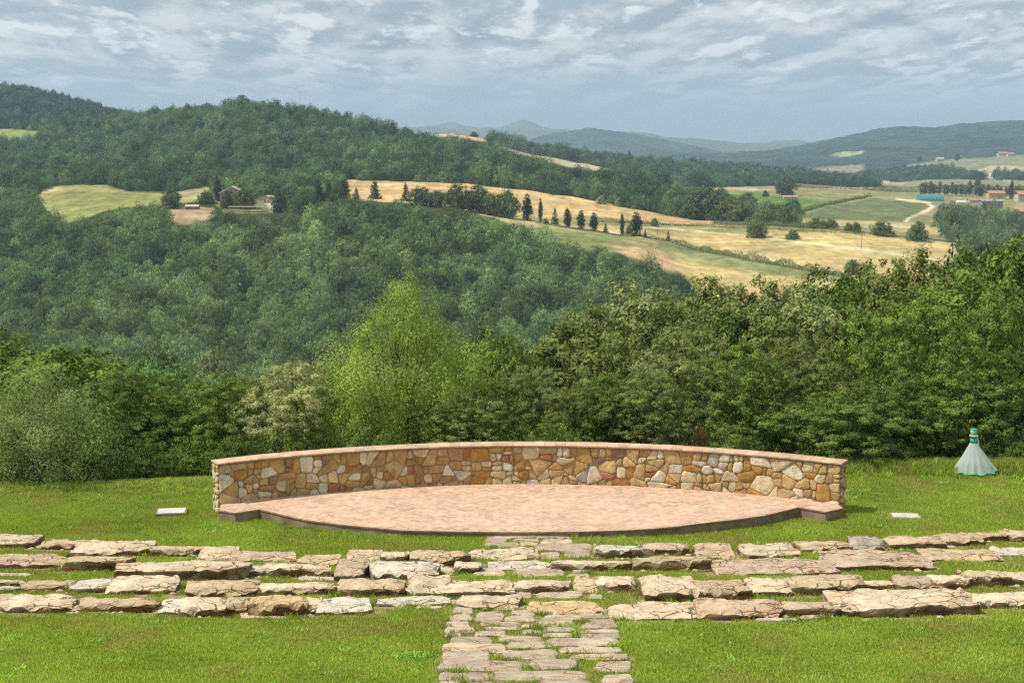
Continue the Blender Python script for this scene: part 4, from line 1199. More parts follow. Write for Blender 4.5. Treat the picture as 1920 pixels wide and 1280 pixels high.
# ------------------------------------------------------------------ trees round the lawn
KINDS = {}
def kind(nm, W, H, r0, bark, leafn, leaf, prof, seeds, stems=1, **k):
    KINDS[nm] = (W, H, [])
    for s in seeds:
        me, lob = crown_mesh('crown', M_LEAF, s, W, H, k.get('nl', 34), leafn, leaf, prof, **{a: b for a, b in k.items() if a != 'nl'})
        tm = trunk_mesh('trunk', H, W, lob, r0, bark, s + 1, 12, stems)
        KINDS[nm][2].append((me, tm))
kind('oak', 6.5, 8.0, .16, M_BARK, 60000, .062, domp, (1, 2, 3), nl=26, lobe=(.12, .21), sub=20, spread=.20, low=-.2, h0=.03, inner=.14)
kind('holm', 5.5, 8.0, .14, M_BARK, 52000, .058, domp, (4, 5, 6), nl=32, lobe=(.11, .19), sub=20, spread=.20, low=-.2, h0=.03, aspect=.5, inner=.14)
kind('willow', 5.8, 6.6, .13, M_BARK, 95000, .052, willp, (7,), stems=4, nl=64, lobe=(.09, .16), sub=12, spread=.46, h0=.05, aspect=.26, feather=.55, inner=.05)
kind('olive', 4.6, 4.6, .12, M_BARKL, 42000, .048, willp, (8,), stems=3, nl=40, lobe=(.10, .17), sub=13, spread=.5, h0=.05, aspect=.28, feather=.4, inner=.08)
kind('oakb', 6.5, 8.0, .16, M_BARK, 56000, .095, domp, (21, 22), nl=24, lobe=(.16, .25), sub=16, spread=.22, low=-.3, h0=.03, inner=.15)
kind('holmb', 5.5, 8.0, .14, M_BARK, 56000, .085, domp, (24, 25, 26), nl=26, lobe=(.16, .24), sub=16, spread=.22, low=-.3, h0=.03, aspect=.5, inner=.15)
kind('bush', 3.0, 2.2, .05, M_BARK, 14000, .042, bushp, (9, 10), stems=3, nl=26, lobe=(.12, .2), sub=12, h0=.0)

G_OAK = (0.155, 0.228, 0.060); G_DARK = (0.105, 0.170, 0.046); G_HOLM = (0.175, 0.225, 0.080); G_HOLM2 = (0.235, 0.280, 0.125)
G_BR = (0.165, 0.245, 0.060); G_WIL = (0.275, 0.370, 0.085); G_OLV = (0.220, 0.290, 0.110); G_BRN = (0.175, 0.215, 0.072); G_FLW = (0.36, 0.39, 0.19); G_RUST = (0.16, 0.085, 0.055); G_YEL = (0.27, 0.345, 0.065)

def put_tree(name, px, ytop, wpx, D, kd, col, label, cat='tree', group=None, base_px=None, seed=None, wk=1.0, hz=None):
    rr = random.Random(hash((px, ytop, kd)) & 0xffff if seed is None else seed)
    W, H, vs = KINDS[kd]
    x = float(ray(px, 500)[0]) * D
    zb = ground_z(x, D)
    ax, az = ray(px, ytop)
    zt = HC + float(az) * D
    h = max(zt - zb, 0.4) + 0.0
    sw = wpx / ppm(D) / W * wk; shh = h / H
    me, tm = vs[rr.randrange(len(vs))]
    root = empty(name, (x, D, zb), label, cat, group, rr.uniform(0, 6.28))
    root.scale = (sw, sw, shh)
    c = bpy.data.objects.new('crown', me); COL.objects.link(c); c.parent = root
    k = rr.uniform(.92, 1.08) * (1.0)
    c.color = (col[0] * k, col[1] * k, col[2] * k, 1)
    t_ = bpy.data.objects.new('trunk', tm); COL.objects.link(t_); t_.parent = root
    return root

NEAR = [
 (755, 550, 290, 47.0, 'willow', G_WIL, 'feathery bright yellow-green willow behind the middle left of the wall', 'willow_tree'),
 (668, 700, 170, 45.8, 'willow', G_WIL, 'low feathery young willow tucked against the left side of the tall one', 'willow_tree'),
 (60, 690, 255, 42.6, 'olive', G_OLV, 'pale grey-green fine-leaved tree at the left edge of the lawn', 'olive_tree'),
 (-60, 625, 230, 58, 'oak', G_OAK, 'tall oak rising at the left frame edge behind the pale olive-like tree', 'oak_tree'),
 (120, 662, 210, 54, 'oak', G_OAK, 'mid green oak top just right of and behind the pale grey-green tree', 'oak_tree'),
 (222, 712, 215, 46, 'oak', G_DARK, 'dark oak with deep shade beside the pale tree at the left', 'oak_tree'),
 (318, 705, 190, 48, 'oak', G_OAK, 'bushy green oak left of the wall, third tree from the left along the lawn', 'oak_tree'),
 (400, 712, 180, 46.5, 'oak', G_OAK, 'green oak directly behind the left end of the wall', 'oak_tree'),
 (478, 716, 170, 49, 'oak', G_DARK, 'dark green oak between the cream-flowered tree and the wall end', 'oak_tree'),
 (545, 684, 175, 46.0, 'holm', G_FLW, 'holm oak topped with cream blossom, left of the willow', 'holm_oak'),
 (610, 745, 120, 50, 'oak', G_DARK, 'low dark tree wedged between the blossoming holm oak and the willow', 'oak_tree'),
 (935, 634, 120, 53, 'oak', G_BR, 'light green oak top just right of the willow', 'oak_tree'),
 (870, 742, 160, 45.2, 'holm', G_HOLM, 'round holm oak with a reddish dead patch at the right foot of the willow', 'holm_oak'),
 (985, 690, 140, 48, 'holm', G_HOLM, 'holm oak between the willow and the olive-brown trees', 'holm_oak'),
 (1042, 786, 125, 43.9, 'bush', G_BR, 'dense rounded green shrub just behind the middle of the wall', 'shrub'),
 (1105, 604, 190, 54, 'holm', G_BRN, 'olive-brown holm oak with a domed top right of the wall centre', 'holm_oak'),
 (1150, 705, 180, 46.5, 'holm', G_DARK, 'dark shaded holm oak below the olive-brown domed one', 'holm_oak'),
 (1215, 552, 170, 58, 'holm', G_HOLM2, 'tall grey-green holm oak, first of the high trees from the left', 'holm_oak'),
 (1300, 612, 180, 49.5, 'holm', G_HOLM2, 'pale grey-green holm oak with big rounded clumps above the wall right half', 'holm_oak'),
 (1318, 545, 170, 62, 'holm', G_HOLM, 'holm oak top against the straw field, above the pale clumped one', 'holm_oak'),
 (1400, 548, 150, 60, 'holm', G_HOLM, 'holm oak with a rusty patch near its top', 'holm_oak'),
 (1225, 700, 150, 45.6, 'holm', G_HOLM, 'lower holm oak standing right behind the wall, right of the dark one', 'holm_oak'),
 (1395, 655, 170, 47.2, 'holm', G_OAK, 'green tree with bright clumps behind the right half of the wall', 'oak_tree'),
 (1480, 548, 160, 59, 'holm', G_HOLM2, 'holm oak with silvery foliage under the lower edge of the straw field', 'holm_oak'),
 (1475, 640, 160, 49.5, 'holm', G_BRN, 'brownish holm oak among green ones right of the wall centre', 'holm_oak'),
 (1565, 528, 160, 62, 'oak', G_DARK, 'dark oak on the skyline of the near trees below the lone field tree', 'oak_tree'),
 (1555, 620, 160, 52, 'holm', G_BRN, 'yellow-brown tree beside the dark skyline oak', 'holm_oak'),
 (1650, 505, 160, 64, 'holm', G_HOLM, 'broad holm oak on the near skyline right of the lone field tree', 'holm_oak'),
 (1738, 498, 150, 62, 'holm', G_BRN, 'bronze-tinted holm oak high in the right tree mass', 'holm_oak'),
 (1655, 585, 190, 51, 'oak', G_BR, 'vivid green oak right of the wall, top level with the brown one', 'oak_tree'),
 (1585, 735, 210, 45.2, 'oak', G_OAK, 'low spreading light green oak behind the right end of the wall', 'oak_tree'),
 (1745, 575, 200, 48.5, 'oak', G_BR, 'large vivid green oak left of and behind the insect trap', 'oak_tree'),
 (1845, 540, 200, 53, 'oak', G_BR, 'tall bright oak above the insect trap', 'oak_tree'),
 (1915, 455, 190, 62, 'oak', G_OAK, 'highest oak at the right frame edge', 'oak_tree'),
 (1830, 492, 150, 66, 'oak', G_OAK, 'oak crown on the skyline left of the highest one', 'oak_tree'),
 (1900, 660, 200, 47.2, 'oak', G_DARK, 'dark oak at the right edge behind the insect trap', 'oak_tree'),
 (1800, 700, 190, 46.6, 'oak', G_OAK, 'shaded oak immediately behind the insect trap', 'oak_tree'),
 (1690, 700, 180, 46.5, 'oak', G_DARK, 'shaded oak between the wall end and the insect trap', 'oak_tree'),
 (1318, 802, 46, 44.6, 'bush', G_RUST, 'small rust-red dried bush behind the right half of the wall', 'shrub'),
 (1270, 790, 80, 44.9, 'bush', G_HOLM, 'small grey-green bush next to the rust-red one', 'shrub'),
 (1085, 722, 120, 45.8, 'holm', G_BRN, 'low olive-brown holm oak behind the rounded shrub', 'holm_oak'),
 (1160, 640, 150, 51, 'holm', G_HOLM, 'holm oak filling the dip between the domed tree and the tall ones', 'holm_oak'),
 (1258, 592, 150, 55, 'holm', G_HOLM, 'holm oak crown half hidden behind the pale clumped one', 'holm_oak'),
 (1345, 598, 150, 55, 'oak', G_DARK, 'dark oak crown below the holm oak with the rusty patch', 'oak_tree'),
 (1430, 592, 150, 55, 'holm', G_HOLM, 'holm oak crown in the second rank below the silvery one', 'holm_oak'),
 (1515, 585, 160, 56, 'holm', G_HOLM2, 'pale holm oak crown left of the dark skyline oak', 'holm_oak'),
 (1610, 565, 160, 57, 'oak', G_OAK, 'oak crown in the second rank under the broad skyline holm oak', 'oak_tree'),
 (1690, 550, 160, 57, 'holm', G_HOLM, 'holm oak crown in the second rank left of the bronze one', 'holm_oak'),
 (1785, 535, 170, 58, 'oak', G_OAK, 'oak crown between the bronze holm oak and the tall bright oak', 'oak_tree'),
 (1880, 570, 170, 50, 'oak', G_OAK, 'full green oak at mid height on the right edge', 'oak_tree'),
 (1545, 680, 150, 48, 'holm', G_HOLM, 'holm oak above the low spreading light green oak', 'holm_oak'),
 (2010, 520, 220, 52, 'oak', G_OAK, 'oak mostly cut off by the right frame edge', 'oak_tree'),
 (-120, 700, 220, 46, 'oak', G_OAK, 'oak mostly cut off by the left frame edge', 'oak_tree'),
]
for i, (px, yt, wp, D, kd, col, lab, nm) in enumerate(NEAR):
    if D >= 53 and kd in ('oak', 'holm'): kd += 'b'
    put_tree(nm, px, yt, wp, D, kd, col, lab, 'shrub' if nm == 'shrub' else 'tree', None, seed=i * 7 + 1, wk=1.0 if kd == 'bush' else (1.08 if kd in ('willow', 'olive') else (1.7 if kd in ('oakb', 'holmb') else 1.22)))
# filler undergrowth behind the first line so no ground shows between trunks
UND = [(150, 800), (260, 820), (350, 815), (440, 818), (520, 800), (600, 815), (690, 800), (800, 800), (905, 805), (960, 790), (1120, 800), (1180, 790), (1370, 800), (1440, 805), (1520, 810), (1640, 800), (1720, 805), (1790, 810), (1870, 800), (20, 800), (-60, 800), (1950, 800)]
for i, (px, yt) in enumerate(UND):
    put_tree('shrub', px, yt, 130, float(lawn_end(float(ray(px, 500)[0]) * 46)) + 2.4 + (i % 3) * .6, 'bush', G_DARK if i % 2 else G_OAK,
             'dark undergrowth bush at the foot of the trees, %s from the left' % ORD[sorted(a for a, b in UND).index(px)], 'shrub', 'undergrowth bushes along the lawn edge', seed=i + 400)

# ------------------------------------------------------------------ distant tree prototypes
def far_kind(nm, W, H, n, leaf, prof, seeds, bark=M_BARK, stems=1, r0=.2, **k):
    KINDS[nm] = (W, H, [])
    for s in seeds:
        me, lob = crown_mesh('crown', M_LEAF, s, W, H, k.get('nl', 16), n, leaf, prof, **{a: b for a, b in k.items() if a != 'nl'})
        KINDS[nm][2].append((me, trunk_mesh('trunk', H, W, lob, r0, bark, s, 5, stems)))
far_kind('field_oak', 8, 8, 5200, .27, oakp, (31, 32, 33), nl=26, sub=9, spread=.42, h0=.12)
far_kind('field_round', 7, 6, 5200, .24, bushp, (34, 35), nl=26, sub=9, spread=.42, h0=.05)
far_kind('cypress', 2.6, 10, 5200, .17, colp, (36, 37), nl=40, lobe=(.16, .26), sub=7, h0=.02, feather=.5)
far_kind('spruce', 4.5, 10, 4200, .20, conep, (38, 39), nl=34, lobe=(.10, .20), sub=8, h0=.03, feather=.2)

wood_kinds = bpy.data.collections.new('wood_tree_kinds')
WN = 7
for i in range(WN):
    prof = (domp, domp, wide, domp, bushp, domp, oakp)[i]
    Wd, Hd = ((8.5, 7), (8, 7.5), (9.5, 7), (7.5, 7), (7.5, 5.5), (9, 7.5), (6, 9))[i]
    me, lob = crown_mesh('wood_tree', M_WLEAF, 60 + i, Wd, Hd, 11, 3200, .19, prof, sub=9, spread=.27, h0=.20, lobe=(.17, .28), inner=.06)
    wood_kinds.objects.link(bpy.data.objects.new('wood_tree_%d' % i, me))
NG_WOOD = scatter_group(wood_kinds, 'scatter_wood')

# ------------------------------------------------------------------ woods that read as one mass
def wood(name, label, box, step, mask, scale=(0.7, 1.3), col=((0.062, 0.098, 0.040), (0.105, 0.142, 0.058)), conif=0.03, seed=0, dark=0.18, clear=0.0, maxn=30000, sink=0.35):
    rs = np.random.RandomState(seed)
    x0, x1, y0, y1 = box
    xs = np.arange(x0, x1, step); ys = np.arange(y0, y1, step)
    X, Y = np.meshgrid(xs, ys); X = X + (np.arange(len(ys)) % 2)[:, None] * step / 2
    X = (X + rs.uniform(-.42, .42, X.shape) * step).ravel(); Y = (Y + rs.uniform(-.42, .42, Y.shape) * step).ravel()
    pxa = 960 + F * X / Y
    m = (pxa > -330) & (pxa < 2240)
    X, Y = X[m], Y[m]
    Z, px, py, seg = terrain_at(X, Y)
    k = mask(px, py, seg, X, Y)
    X, Y, Z, px, py, seg = (q[k] for q in (X, Y, Z, px, py, seg))
    k = ~in_fields(px, py, seg, clear) & ~(in_fields(px, py - 0.75 * 7 * F / Y, np.where(py - 0.75 * 7 * F / Y < 0, 0, seg), clear) | in_fields(px, py - 0.4 * 7 * F / Y, seg + 1, clear))
    X, Y, Z, px, py = X[k], Y[k], Z[k], px[k], py[k]
    n = len(X)
    if n > maxn: n = maxn; X, Y, Z, px, py = X[:n], Y[:n], Z[:n], px[:n], py[:n]
    pidx = rs.randint(0, WN - 1, n); cf = rs.uniform(size=n) < conif; pidx[cf] = WN - 1
    s = rs.uniform(scale[0], scale[1], n) * (1 + 0.25 * (fbm(X / 40, Y / 40, seed, 2) - .5) * 2)
    sz = s * rs.uniform(.72, 1.38, n)
    t = np.clip(fbm(X / 55, Y / 55, seed + 5, 3) * 1.6 - .3 + rs.normal(0, .22, n), 0, 1)[:, None]
    tint = np.array(col[0])[None] * (1 - t) + np.array(col[1])[None] * t
    dk = rs.uniform(size=n) < dark
    tint[dk] *= np.array([0.62, 0.72, 0.80]); tint[cf] *= np.array([0.55, 0.68, 0.8])
    tint *= np.clip(.15 + 1.6 * fbm(X / 12, Y / 12, seed + 9, 2), .42, 1.6)[:, None] * rs.uniform(.72, 1.28, (n, 1)) * np.array([1.72, 1.88, 1.92])
    print('wood', name, n)
    return scatter(name, np.stack([X, Y, Z - sink], -1), rs.uniform(0, 6.28, n), np.stack([s, s, sz], -1), pidx, tint, NG_WOOD, label)

wood('valley_wood', 'oak wood filling the valley just beyond the lawn trees', (-120, 60, 112, 400), 5.6,
     lambda px, py, s, X, Y: (px < 1230) & (s <= 3), (.75, 1.05), ((0.075, 0.125, 0.036), (0.125, 0.180, 0.052)), seed=1)
wood('hillside_wood', 'large dense oak wood on the facing slope below the fields', (-300, 140, 400, 790), 5.6,
     lambda px, py, s, X, Y: (s >= 2) & (s <= 3) & (px < 1335) & (Y > 400), (.52, 1.22), ((0.070, 0.108, 0.045), (0.120, 0.160, 0.064)), seed=2, conif=.02)
wood('farm_wood', 'trees and scrub around the farm and left meadow', (-450, -60, 720, 990), 6.6,
     lambda px, py, s, X, Y: (s == 4) & (px < 645), (.75, 1.25), seed=3)
wood('upper_wood', 'dense wood covering the rounded hill above the fields', (-900, 300, 840, 1760), 8.2,
     lambda px, py, s, X, Y: ((s == 5) | ((s == 6) & (px < 400))) & (px < 1400) & ~((s == 5) & (px > 1330)), (.7, 1.4), ((0.052, 0.088, 0.040), (0.095, 0.130, 0.052)), conif=.05, seed=4, dark=.25)
wood('pine_wood', 'dark pine wood on the far left hill', (-1200, -480, 1650, 2460), 9.5,
     lambda px, py, s, X, Y: (s >= 6) & (s <= 7) & (px < 330), (.9, 1.4), ((0.036, 0.066, 0.042), (0.060, 0.090, 0.046)), conif=.35, seed=5, dark=.3)
wood('belt_wood', 'long dark belt of trees between the fields and the blue mountains', (60, 760, 1500, 2560), 9.5,
     lambda px, py, s, X, Y: (s >= 7) & (s <= 8) & (px > 1128) & (px < 1690) & (poly_sd(px, py, [(1128, 290), (1200, 280), (1400, 290), (1600, 315), (1700, 345), (1690, 352), (1600, 356), (1440, 350), (1330, 352), (1180, 345), (1120, 330)]) > 0), (1.0, 1.9), ((0.040, 0.074, 0.042), (0.074, 0.104, 0.052)), seed=6, dark=.3)
wood('ridge_trees_wood', 'bushy trees along the track on the ridge behind the hill', (-40, 200, 1750, 2400), 11,
     lambda px, py, s, X, Y: (s >= 7) & (s <= 8) & (poly_sd(px, py, [(925, 262), (980, 272), (1060, 288), (1140, 305), (1150, 313), (1050, 298), (960, 282), (920, 272)]) > -4) , (1.3, 2.1), ((0.050, 0.082, 0.045), (0.085, 0.115, 0.055)), seed=7, clear=-4)
wood('far_wood', 'bluish woods on the far plain at the right', (640, 1250, 2450, 3300), 13,
     lambda px, py, s, X, Y: (s >= 8) & (s <= 9) & ((poly_sd(px, py, [(1600, 312), (1640, 306), (1720, 312), (1790, 322), (1850, 336), (1800, 345), (1700, 344), (1640, 338), (1600, 326)]) > 0) | (poly_sd(px, py, [(1860, 328), (1960, 330), (2100, 334), (2100, 344), (1960, 342), (1870, 338)]) > 0)), (1.1, 1.8), ((0.040, 0.070, 0.045), (0.065, 0.095, 0.055)), seed=8, clear=-99)
wood('lowland_wood', 'trees scattered along the stream right of the straw field', (200, 620, 560, 1400), 13.5,
     lambda px, py, s, X, Y: (s >= 4) & (s <= 5) & (px > 1745) & (poly_sd(px, py, [(1745, 430), (1790, 385), (1830, 385), (1850, 400), (1960, 412), (2150, 420), (2200, 520), (1900, 500), (1860, 480), (1790, 462)]) > 0), (.6, 1.5), ((0.055, 0.088, 0.045), (0.095, 0.125, 0.060)), seed=9, clear=-999)
wood('hill_toe_wood', 'scrubby trees at the foot of the wooded hill beside the green field', (80, 200, 800, 1240), 7.5,
     lambda px, py, s, X, Y: (s >= 5) & (s <= 6) & (px > 1240) & (poly_sd(px, py, [(1240, 360), (1300, 352), (1345, 368), (1375, 385), (1420, 402), (1500, 412), (1500, 420), (1420, 418), (1330, 412), (1260, 400)]) > 0), (.7, 1.2), seed=10, clear=-999)

# ------------------------------------------------------------------ single trees in the fields
def D_of(px, py, lo=3, hi=11):
    """distance of the ground seen at a photo point"""
    Ds, Ys = strat(np.array([float(px)])); Ds = Ds[:, 0]; Ys = Ys[:, 0]
    for k in range(lo, hi):
        a, b = Ys[k], Ys[k + 1]
        if (a - py) * (b - py) <= 0 and a >= b:
            t = (a - py) / (a - b + 1e-9)
            return Ds[k] * (1 - t) + Ds[k + 1] * t
    return Ds[lo + 1]

def field_tree(name, px, yb, yt, w_, kd, col, label, cat='tree', group=None, lo=3, hi=11, D=None, wk=1.0):
    D = D or D_of(px, yb, lo, hi)
    return put_tree(name, px, yt, w_, D, kd, col, label, cat, group, seed=int(px * 3 + yb), wk=wk)
CY = (0.050, 0.080, 0.042); FT = (0.12, 0.175, 0.068); FT2 = (0.16, 0.205, 0.075); OLG = (0.30, 0.32, 0.19); GT = (0.095, 0.14, 0.07)
gcy = 'conifers lining the track across the fields'
for a in [
 ('cypress', 988, 413, 366, 18, 'cypress', 'broad dark cypress, first in the line after the big oaks'),
 ('cypress', 1013, 417, 374, 8, 'cypress', 'very thin pencil cypress right of the broad dark one'),
 ('fir_tree', 1040, 421, 390, 15, 'spruce', 'ragged thin conifer right of the pencil cypress'),
 ('cypress', 1064, 425, 391, 14, 'cypress', 'middle-sized cypress, left one of three similar in the line'),
 ('cypress', 1089, 430, 396, 14, 'cypress', 'middle-sized cypress, centre one of three similar in the line'),
 ('cypress', 1113, 434, 400, 15, 'cypress', 'middle-sized cypress, right one of three similar in the line'),
 ('fir_tree', 1135, 437, 419, 11, 'spruce', 'tiny conifer after the three similar cypresses'),
 ('cypress', 1166, 442, 401, 8, 'cypress', 'thin tall cypress left of the plump one'),
 ('cypress', 1192, 443, 400, 20, 'cypress', 'plump oval dark cypress near the right end of the line'),
 ('fir_tree', 1209, 444, 430, 7, 'spruce', 'very small conifer just right of the plump cypress'),
 ('fir_tree', 1252, 451, 433, 9, 'spruce', 'lone small conifer at the right end of the line'),
 ('pine_tree', 705, 372, 338, 26, 'spruce', 'dark conifer alone at the left end of the golden field'),
 ('pine_tree', 670, 374, 352, 14, 'spruce', 'small light conifer left of the lone dark one'),
 ('pine_tree', 762, 377, 343, 18, 'spruce', 'pointed conifer at the left end of the oak row'),
 ('cypress', 600, 392, 340, 16, 'cypress', 'tall dark cypress right of the farm'),
 ('cypress', 619, 385, 340, 14, 'cypress', 'left one of two tall dark trees at the golden field edge'),
 ('cypress', 648, 376, 338, 20, 'cypress', 'right one of two tall dark trees at the golden field edge'),
 ('cypress', 412, 377, 332, 14, 'cypress', 'dark slender cypress against the left wall of the farmhouse')]:
    field_tree(a[0], a[1], a[2], a[3], a[4], a[5], CY if a[5] == 'cypress' else GT, a[6], 'tree', gcy if 980 < a[1] < 1260 else None, wk=1.0)
gor = 'round oaks in the row above the slope wood'
for (px, yb, yt, w_, kd, col, lab) in [
 (788, 385, 350, 36, 'field_oak', GT, 'round dark oak beside the pointed conifer'),
 (822, 388, 357, 34, 'field_oak', GT, 'low dark oak, second in the oak row'),
 (862, 396, 345, 42, 'field_oak', GT, 'tall broad dark oak, third in the oak row'),
 (897, 399, 348, 36, 'field_oak', GT, 'tall oak with lighter right side, behind the wooden pole'),
 (925, 405, 362, 34, 'field_oak', FT, 'grey-green oak, fifth in the oak row'),
 (950, 408, 356, 34, 'field_oak', FT, 'loose-crowned oak at the right end of the oak row'),
 (545, 392, 346, 34, 'field_oak', GT, 'big dark oak right of the farm drive'),
 (525, 398, 352, 28, 'field_round', GT, 'dark round tree beside the farm shed'),
 (575, 390, 352, 30, 'field_round', FT2, 'light green domed tree right of the farm'),
 (635, 392, 342, 24, 'field_oak', FT, 'grey oak between the two tall dark trees'),
 (428, 390, 361, 22, 'field_round', GT, 'round bush in front of the farmhouse wall'),
 (462, 392, 352, 34, 'field_oak', FT, 'green tree covering the right half of the farmhouse'),
 (390, 382, 358, 30, 'field_round', GT, 'dark bush left of the farmhouse cypress'),
 (325, 392, 353, 30, 'field_oak', GT, 'dark oak at the right end of the left meadow'),
 (1418, 446, 411, 34, 'field_oak', FT2, 'tree with several pale trunks standing in the straw field'),
 (1485, 448, 431, 24, 'field_round', FT, 'small round dark bush in the straw field'),
 (1600, 515, 487, 28, 'field_oak', FT, 'lone round tree at the bottom of the straw field'),
 (1650, 441, 414, 40, 'field_round', FT, 'broad dark tree on the upper edge of the straw field'),
 (1718, 452, 418, 38, 'field_round', FT, 'rounded dark tree at the right end of the straw field edge'),
 (1529, 427, 407, 34, 'field_round', FT2, 'wide low green tree on the hedge line'),
 (1556, 428, 411, 24, 'field_round', FT2, 'yellowish bush right of the wide low tree'),
 (1589, 434, 419, 18, 'field_round', FT2, 'left one of two small bushes on the hedge line'),
 (1603, 435, 418, 18, 'field_round', FT, 'right one of two small bushes on the hedge line'),
 (1470, 420, 388, 28, 'field_oak', FT, 'dark tree on the hedge line below the blue-green one'),
 (1484, 398, 373, 22, 'field_oak', GT, 'blue-green pointed oval tree between the vineyards'),
 (1398, 398, 365, 44, 'field_round', FT, 'large round dark tree at the edge of the green field'),
 (1434, 412, 384, 32, 'field_oak', GT, 'dark tree right below the large round one'),
 (1370, 412, 372, 60, 'field_oak', FT2, 'wide light green tree at the toe of the wooded hill'),
 (1318, 408, 350, 70, 'field_oak', GT, 'big dark tree where the wooded hill meets the plain'),
 (1178, 440, 424, 14, 'field_round', FT2, 'bush between the thin and the plump cypress'),
 (1022, 419, 409, 12, 'field_round', FT, 'bush at the foot of the pencil cypress'),
 (1226, 425, 410, 15, 'field_round', FT2, 'green bush on the lower edge of the golden field'),
 (1126, 383, 368, 18, 'field_round', OLG, 'grey olive tree, largest of three on the upper field edge'),
 (1158, 387, 372, 14, 'field_round', OLG, 'grey olive tree, middle one of three on the upper field edge'),
 (1189, 392, 378, 12, 'field_round', OLG, 'grey olive tree, smallest of three on the upper field edge'),
 (1470, 366, 330, 34, 'field_oak', GT, 'tall dark tree beside the pink-roofed shed in the plain'),
 (1432, 368, 358, 12, 'field_round', GT, 'tiny dark tree on the upper edge of the green field'),
 (1780, 440, 395, 34, 'field_oak', FT, 'oak in the stream side trees at the right'),
 (1826, 352, 334, 14, 'field_round', GT, 'round dark tree right of the white barn'),
 (290, 725, 646, 100, 'field_round', (0.13, 0.175, 0.085), 'pale grey-green willow in the valley, broader of two'),
 (395, 735, 662, 72, 'field_oak', (0.20, 0.235, 0.13), 'silvery pale tree in the valley, brighter of two'),
]:
    D = 270 if yb > 700 else (790 if px in (428, 462) else None)
    field_tree('oak_tree' if kd == 'field_oak' else 'round_tree', px, yb, yt, w_, kd, col, lab, 'tree', gor if 780 < px < 960 and yb < 410 else None, D=D, wk=1.25 if 780 < px < 960 else 1.1)
put_tree('oak_tree', 1795, 462, 90, 250, 'field_oak', (0.085, 0.120, 0.058), 'big grey-green oak beyond the near trees at the right, left half', seed=91)
put_tree('oak_tree', 1838, 468, 70, 260, 'field_oak', (0.080, 0.115, 0.060), 'big grey-green oak beyond the near trees at the right, right half', seed=92)
# summit clump on the wooded hill
field_tree('oak_tree', 462, 200, 179, 26, 'field_oak', GT, 'dark clump of oak crowning the very top of the wooded hill', D=1490)
field_tree('oak_tree', 820 + 70, 258, 248, 18, 'field_round', GT, 'small tree at the right end of the hilltop stubble field', D=1900)
field_tree('fir_tree', 1178, 300, 283, 12, 'spruce', GT, 'pointed conifer at the left end of the dark tree belt', D=2300)
for i, (px, yb, yt, w_) in enumerate([(1812, 358, 340, 10), (1890, 352, 338, 8), (1832, 366, 352, 8), (1716, 300, 293, 8), (1786, 300, 288, 9)]):
    field_tree('cypress', px, yb, yt, w_, 'cypress', CY, ('slim cypress behind the shed roofs', 'slim cypress right of the orange house', 'slim cypress left of the orange house', 'small cypress left of the far hill houses', 'small cypress by the far pale house')[i], 'tree', None, D=(1600, 1500, 1550, 3700, 3600)[i])

# poplar row in the plain: tall narrow trees, pale trunks between them
rs = random.Random(5)
far_kind('poplar', 3.2, 12, 2600, .30, colp, (41, 42), bark=M_BARKL, nl=24, lobe=(.18, .28), sub=7, h0=.22, r0=.25)
npop = 24
for i in range(npop):
    px = 1722 + i * 8.3 + rs.uniform(-2, 2)
    field_tree('poplar_tree', px, 366, 341 + i * .35 + rs.uniform(-3, 4), rs.uniform(9, 13), 'poplar', tuple(c * rs.uniform(.8, 1.3) for c in (0.15, 0.19, 0.11)),
               '%s poplar from the left in the row behind the green hangar' % ORD[i] if i < len(ORD) else 'last poplar at the right end of the row behind the green hangar', 'tree', 'row of poplars in the plain', lo=5)

# ------------------------------------------------------------------ hedges: leafy strips on the ground
def hedge(name, pts, hgt, wid, col, label, n, leaf=.3, seed=0):
    rs = np.random.RandomState(seed)
    W3 = []
    for (px, py) in pts:
        D = D_of(px, py); x = float(ray(px, py)[0]) * D
        W3.append((x, D))
    W3 = np.array(W3); seg = np.hypot(*np.diff(W3, axis=0).T); cum = np.concatenate([[0], np.cumsum(seg)])
    s = rs.uniform(0, cum[-1], n)
    x = np.interp(s, cum, W3[:, 0]); y = np.interp(s, cum, W3[:, 1])
    hh = hgt * (0.25 + 1.3 * fbm(s / 4.0, s * 0, seed, 3) ** 1.2)
    hh = hh * (0.5 + 1.0 * (fbm(s / 14.0, s * 0 + 9, seed, 2)))
    a = rs.uniform(0, pi, n); r = np.sqrt(rs.uniform(.35, 1, n))
    ox = np.cos(a) * r * wid / 2; oz = np.sin(a) * r * hh
    X = x + ox * .7 + rs.normal(0, .15, n); Y = y + ox * .7 + rs.normal(0, .15, n)
    Z = terrain_at(X, Y)[0] + oz
    C = np.stack([X, Y, Z], -1)
    N = np.stack([np.cos(a), np.cos(a) * .6, np.sin(a) + .4], -1)
    V, Fq = leaf_geo(rs, C, N, leaf)
    cv = fbm(s / 3.0, s * 0 + 3, seed + 1, 2)
    lv = np.repeat(np.stack([rs.uniform(0, 1, n) * .6 + .4 * cv, cv, cv], -1), 4, 0)
    o = mesh_np(name, V, Fq, M_LEAF, True, {'lv': ('POINT', 'FLOAT_VECTOR', lv)})
    o.color = tuple(q * 1.6 for q in col) + (1,)
    return tag(o, label, 'hedge')
hedge('hedge', [(1105, 416), (1160, 419), (1230, 421.5), (1300, 424), (1400, 428), (1480, 432), (1560, 437), (1620, 441)], 2.0, 2.6, (0.09, 0.125, 0.045), 'thin dark hedge along the lower edge of the golden field', 9000, .26, 1)
hedge('hedge', [(1262, 456), (1310, 468), (1360, 479), (1420, 491), (1480, 501), (1540, 512), (1590, 522)], 3.0, 4.5, (0.082, 0.110, 0.050), 'thick bushy hedgerow falling across the straw field', 16000, .26, 2)
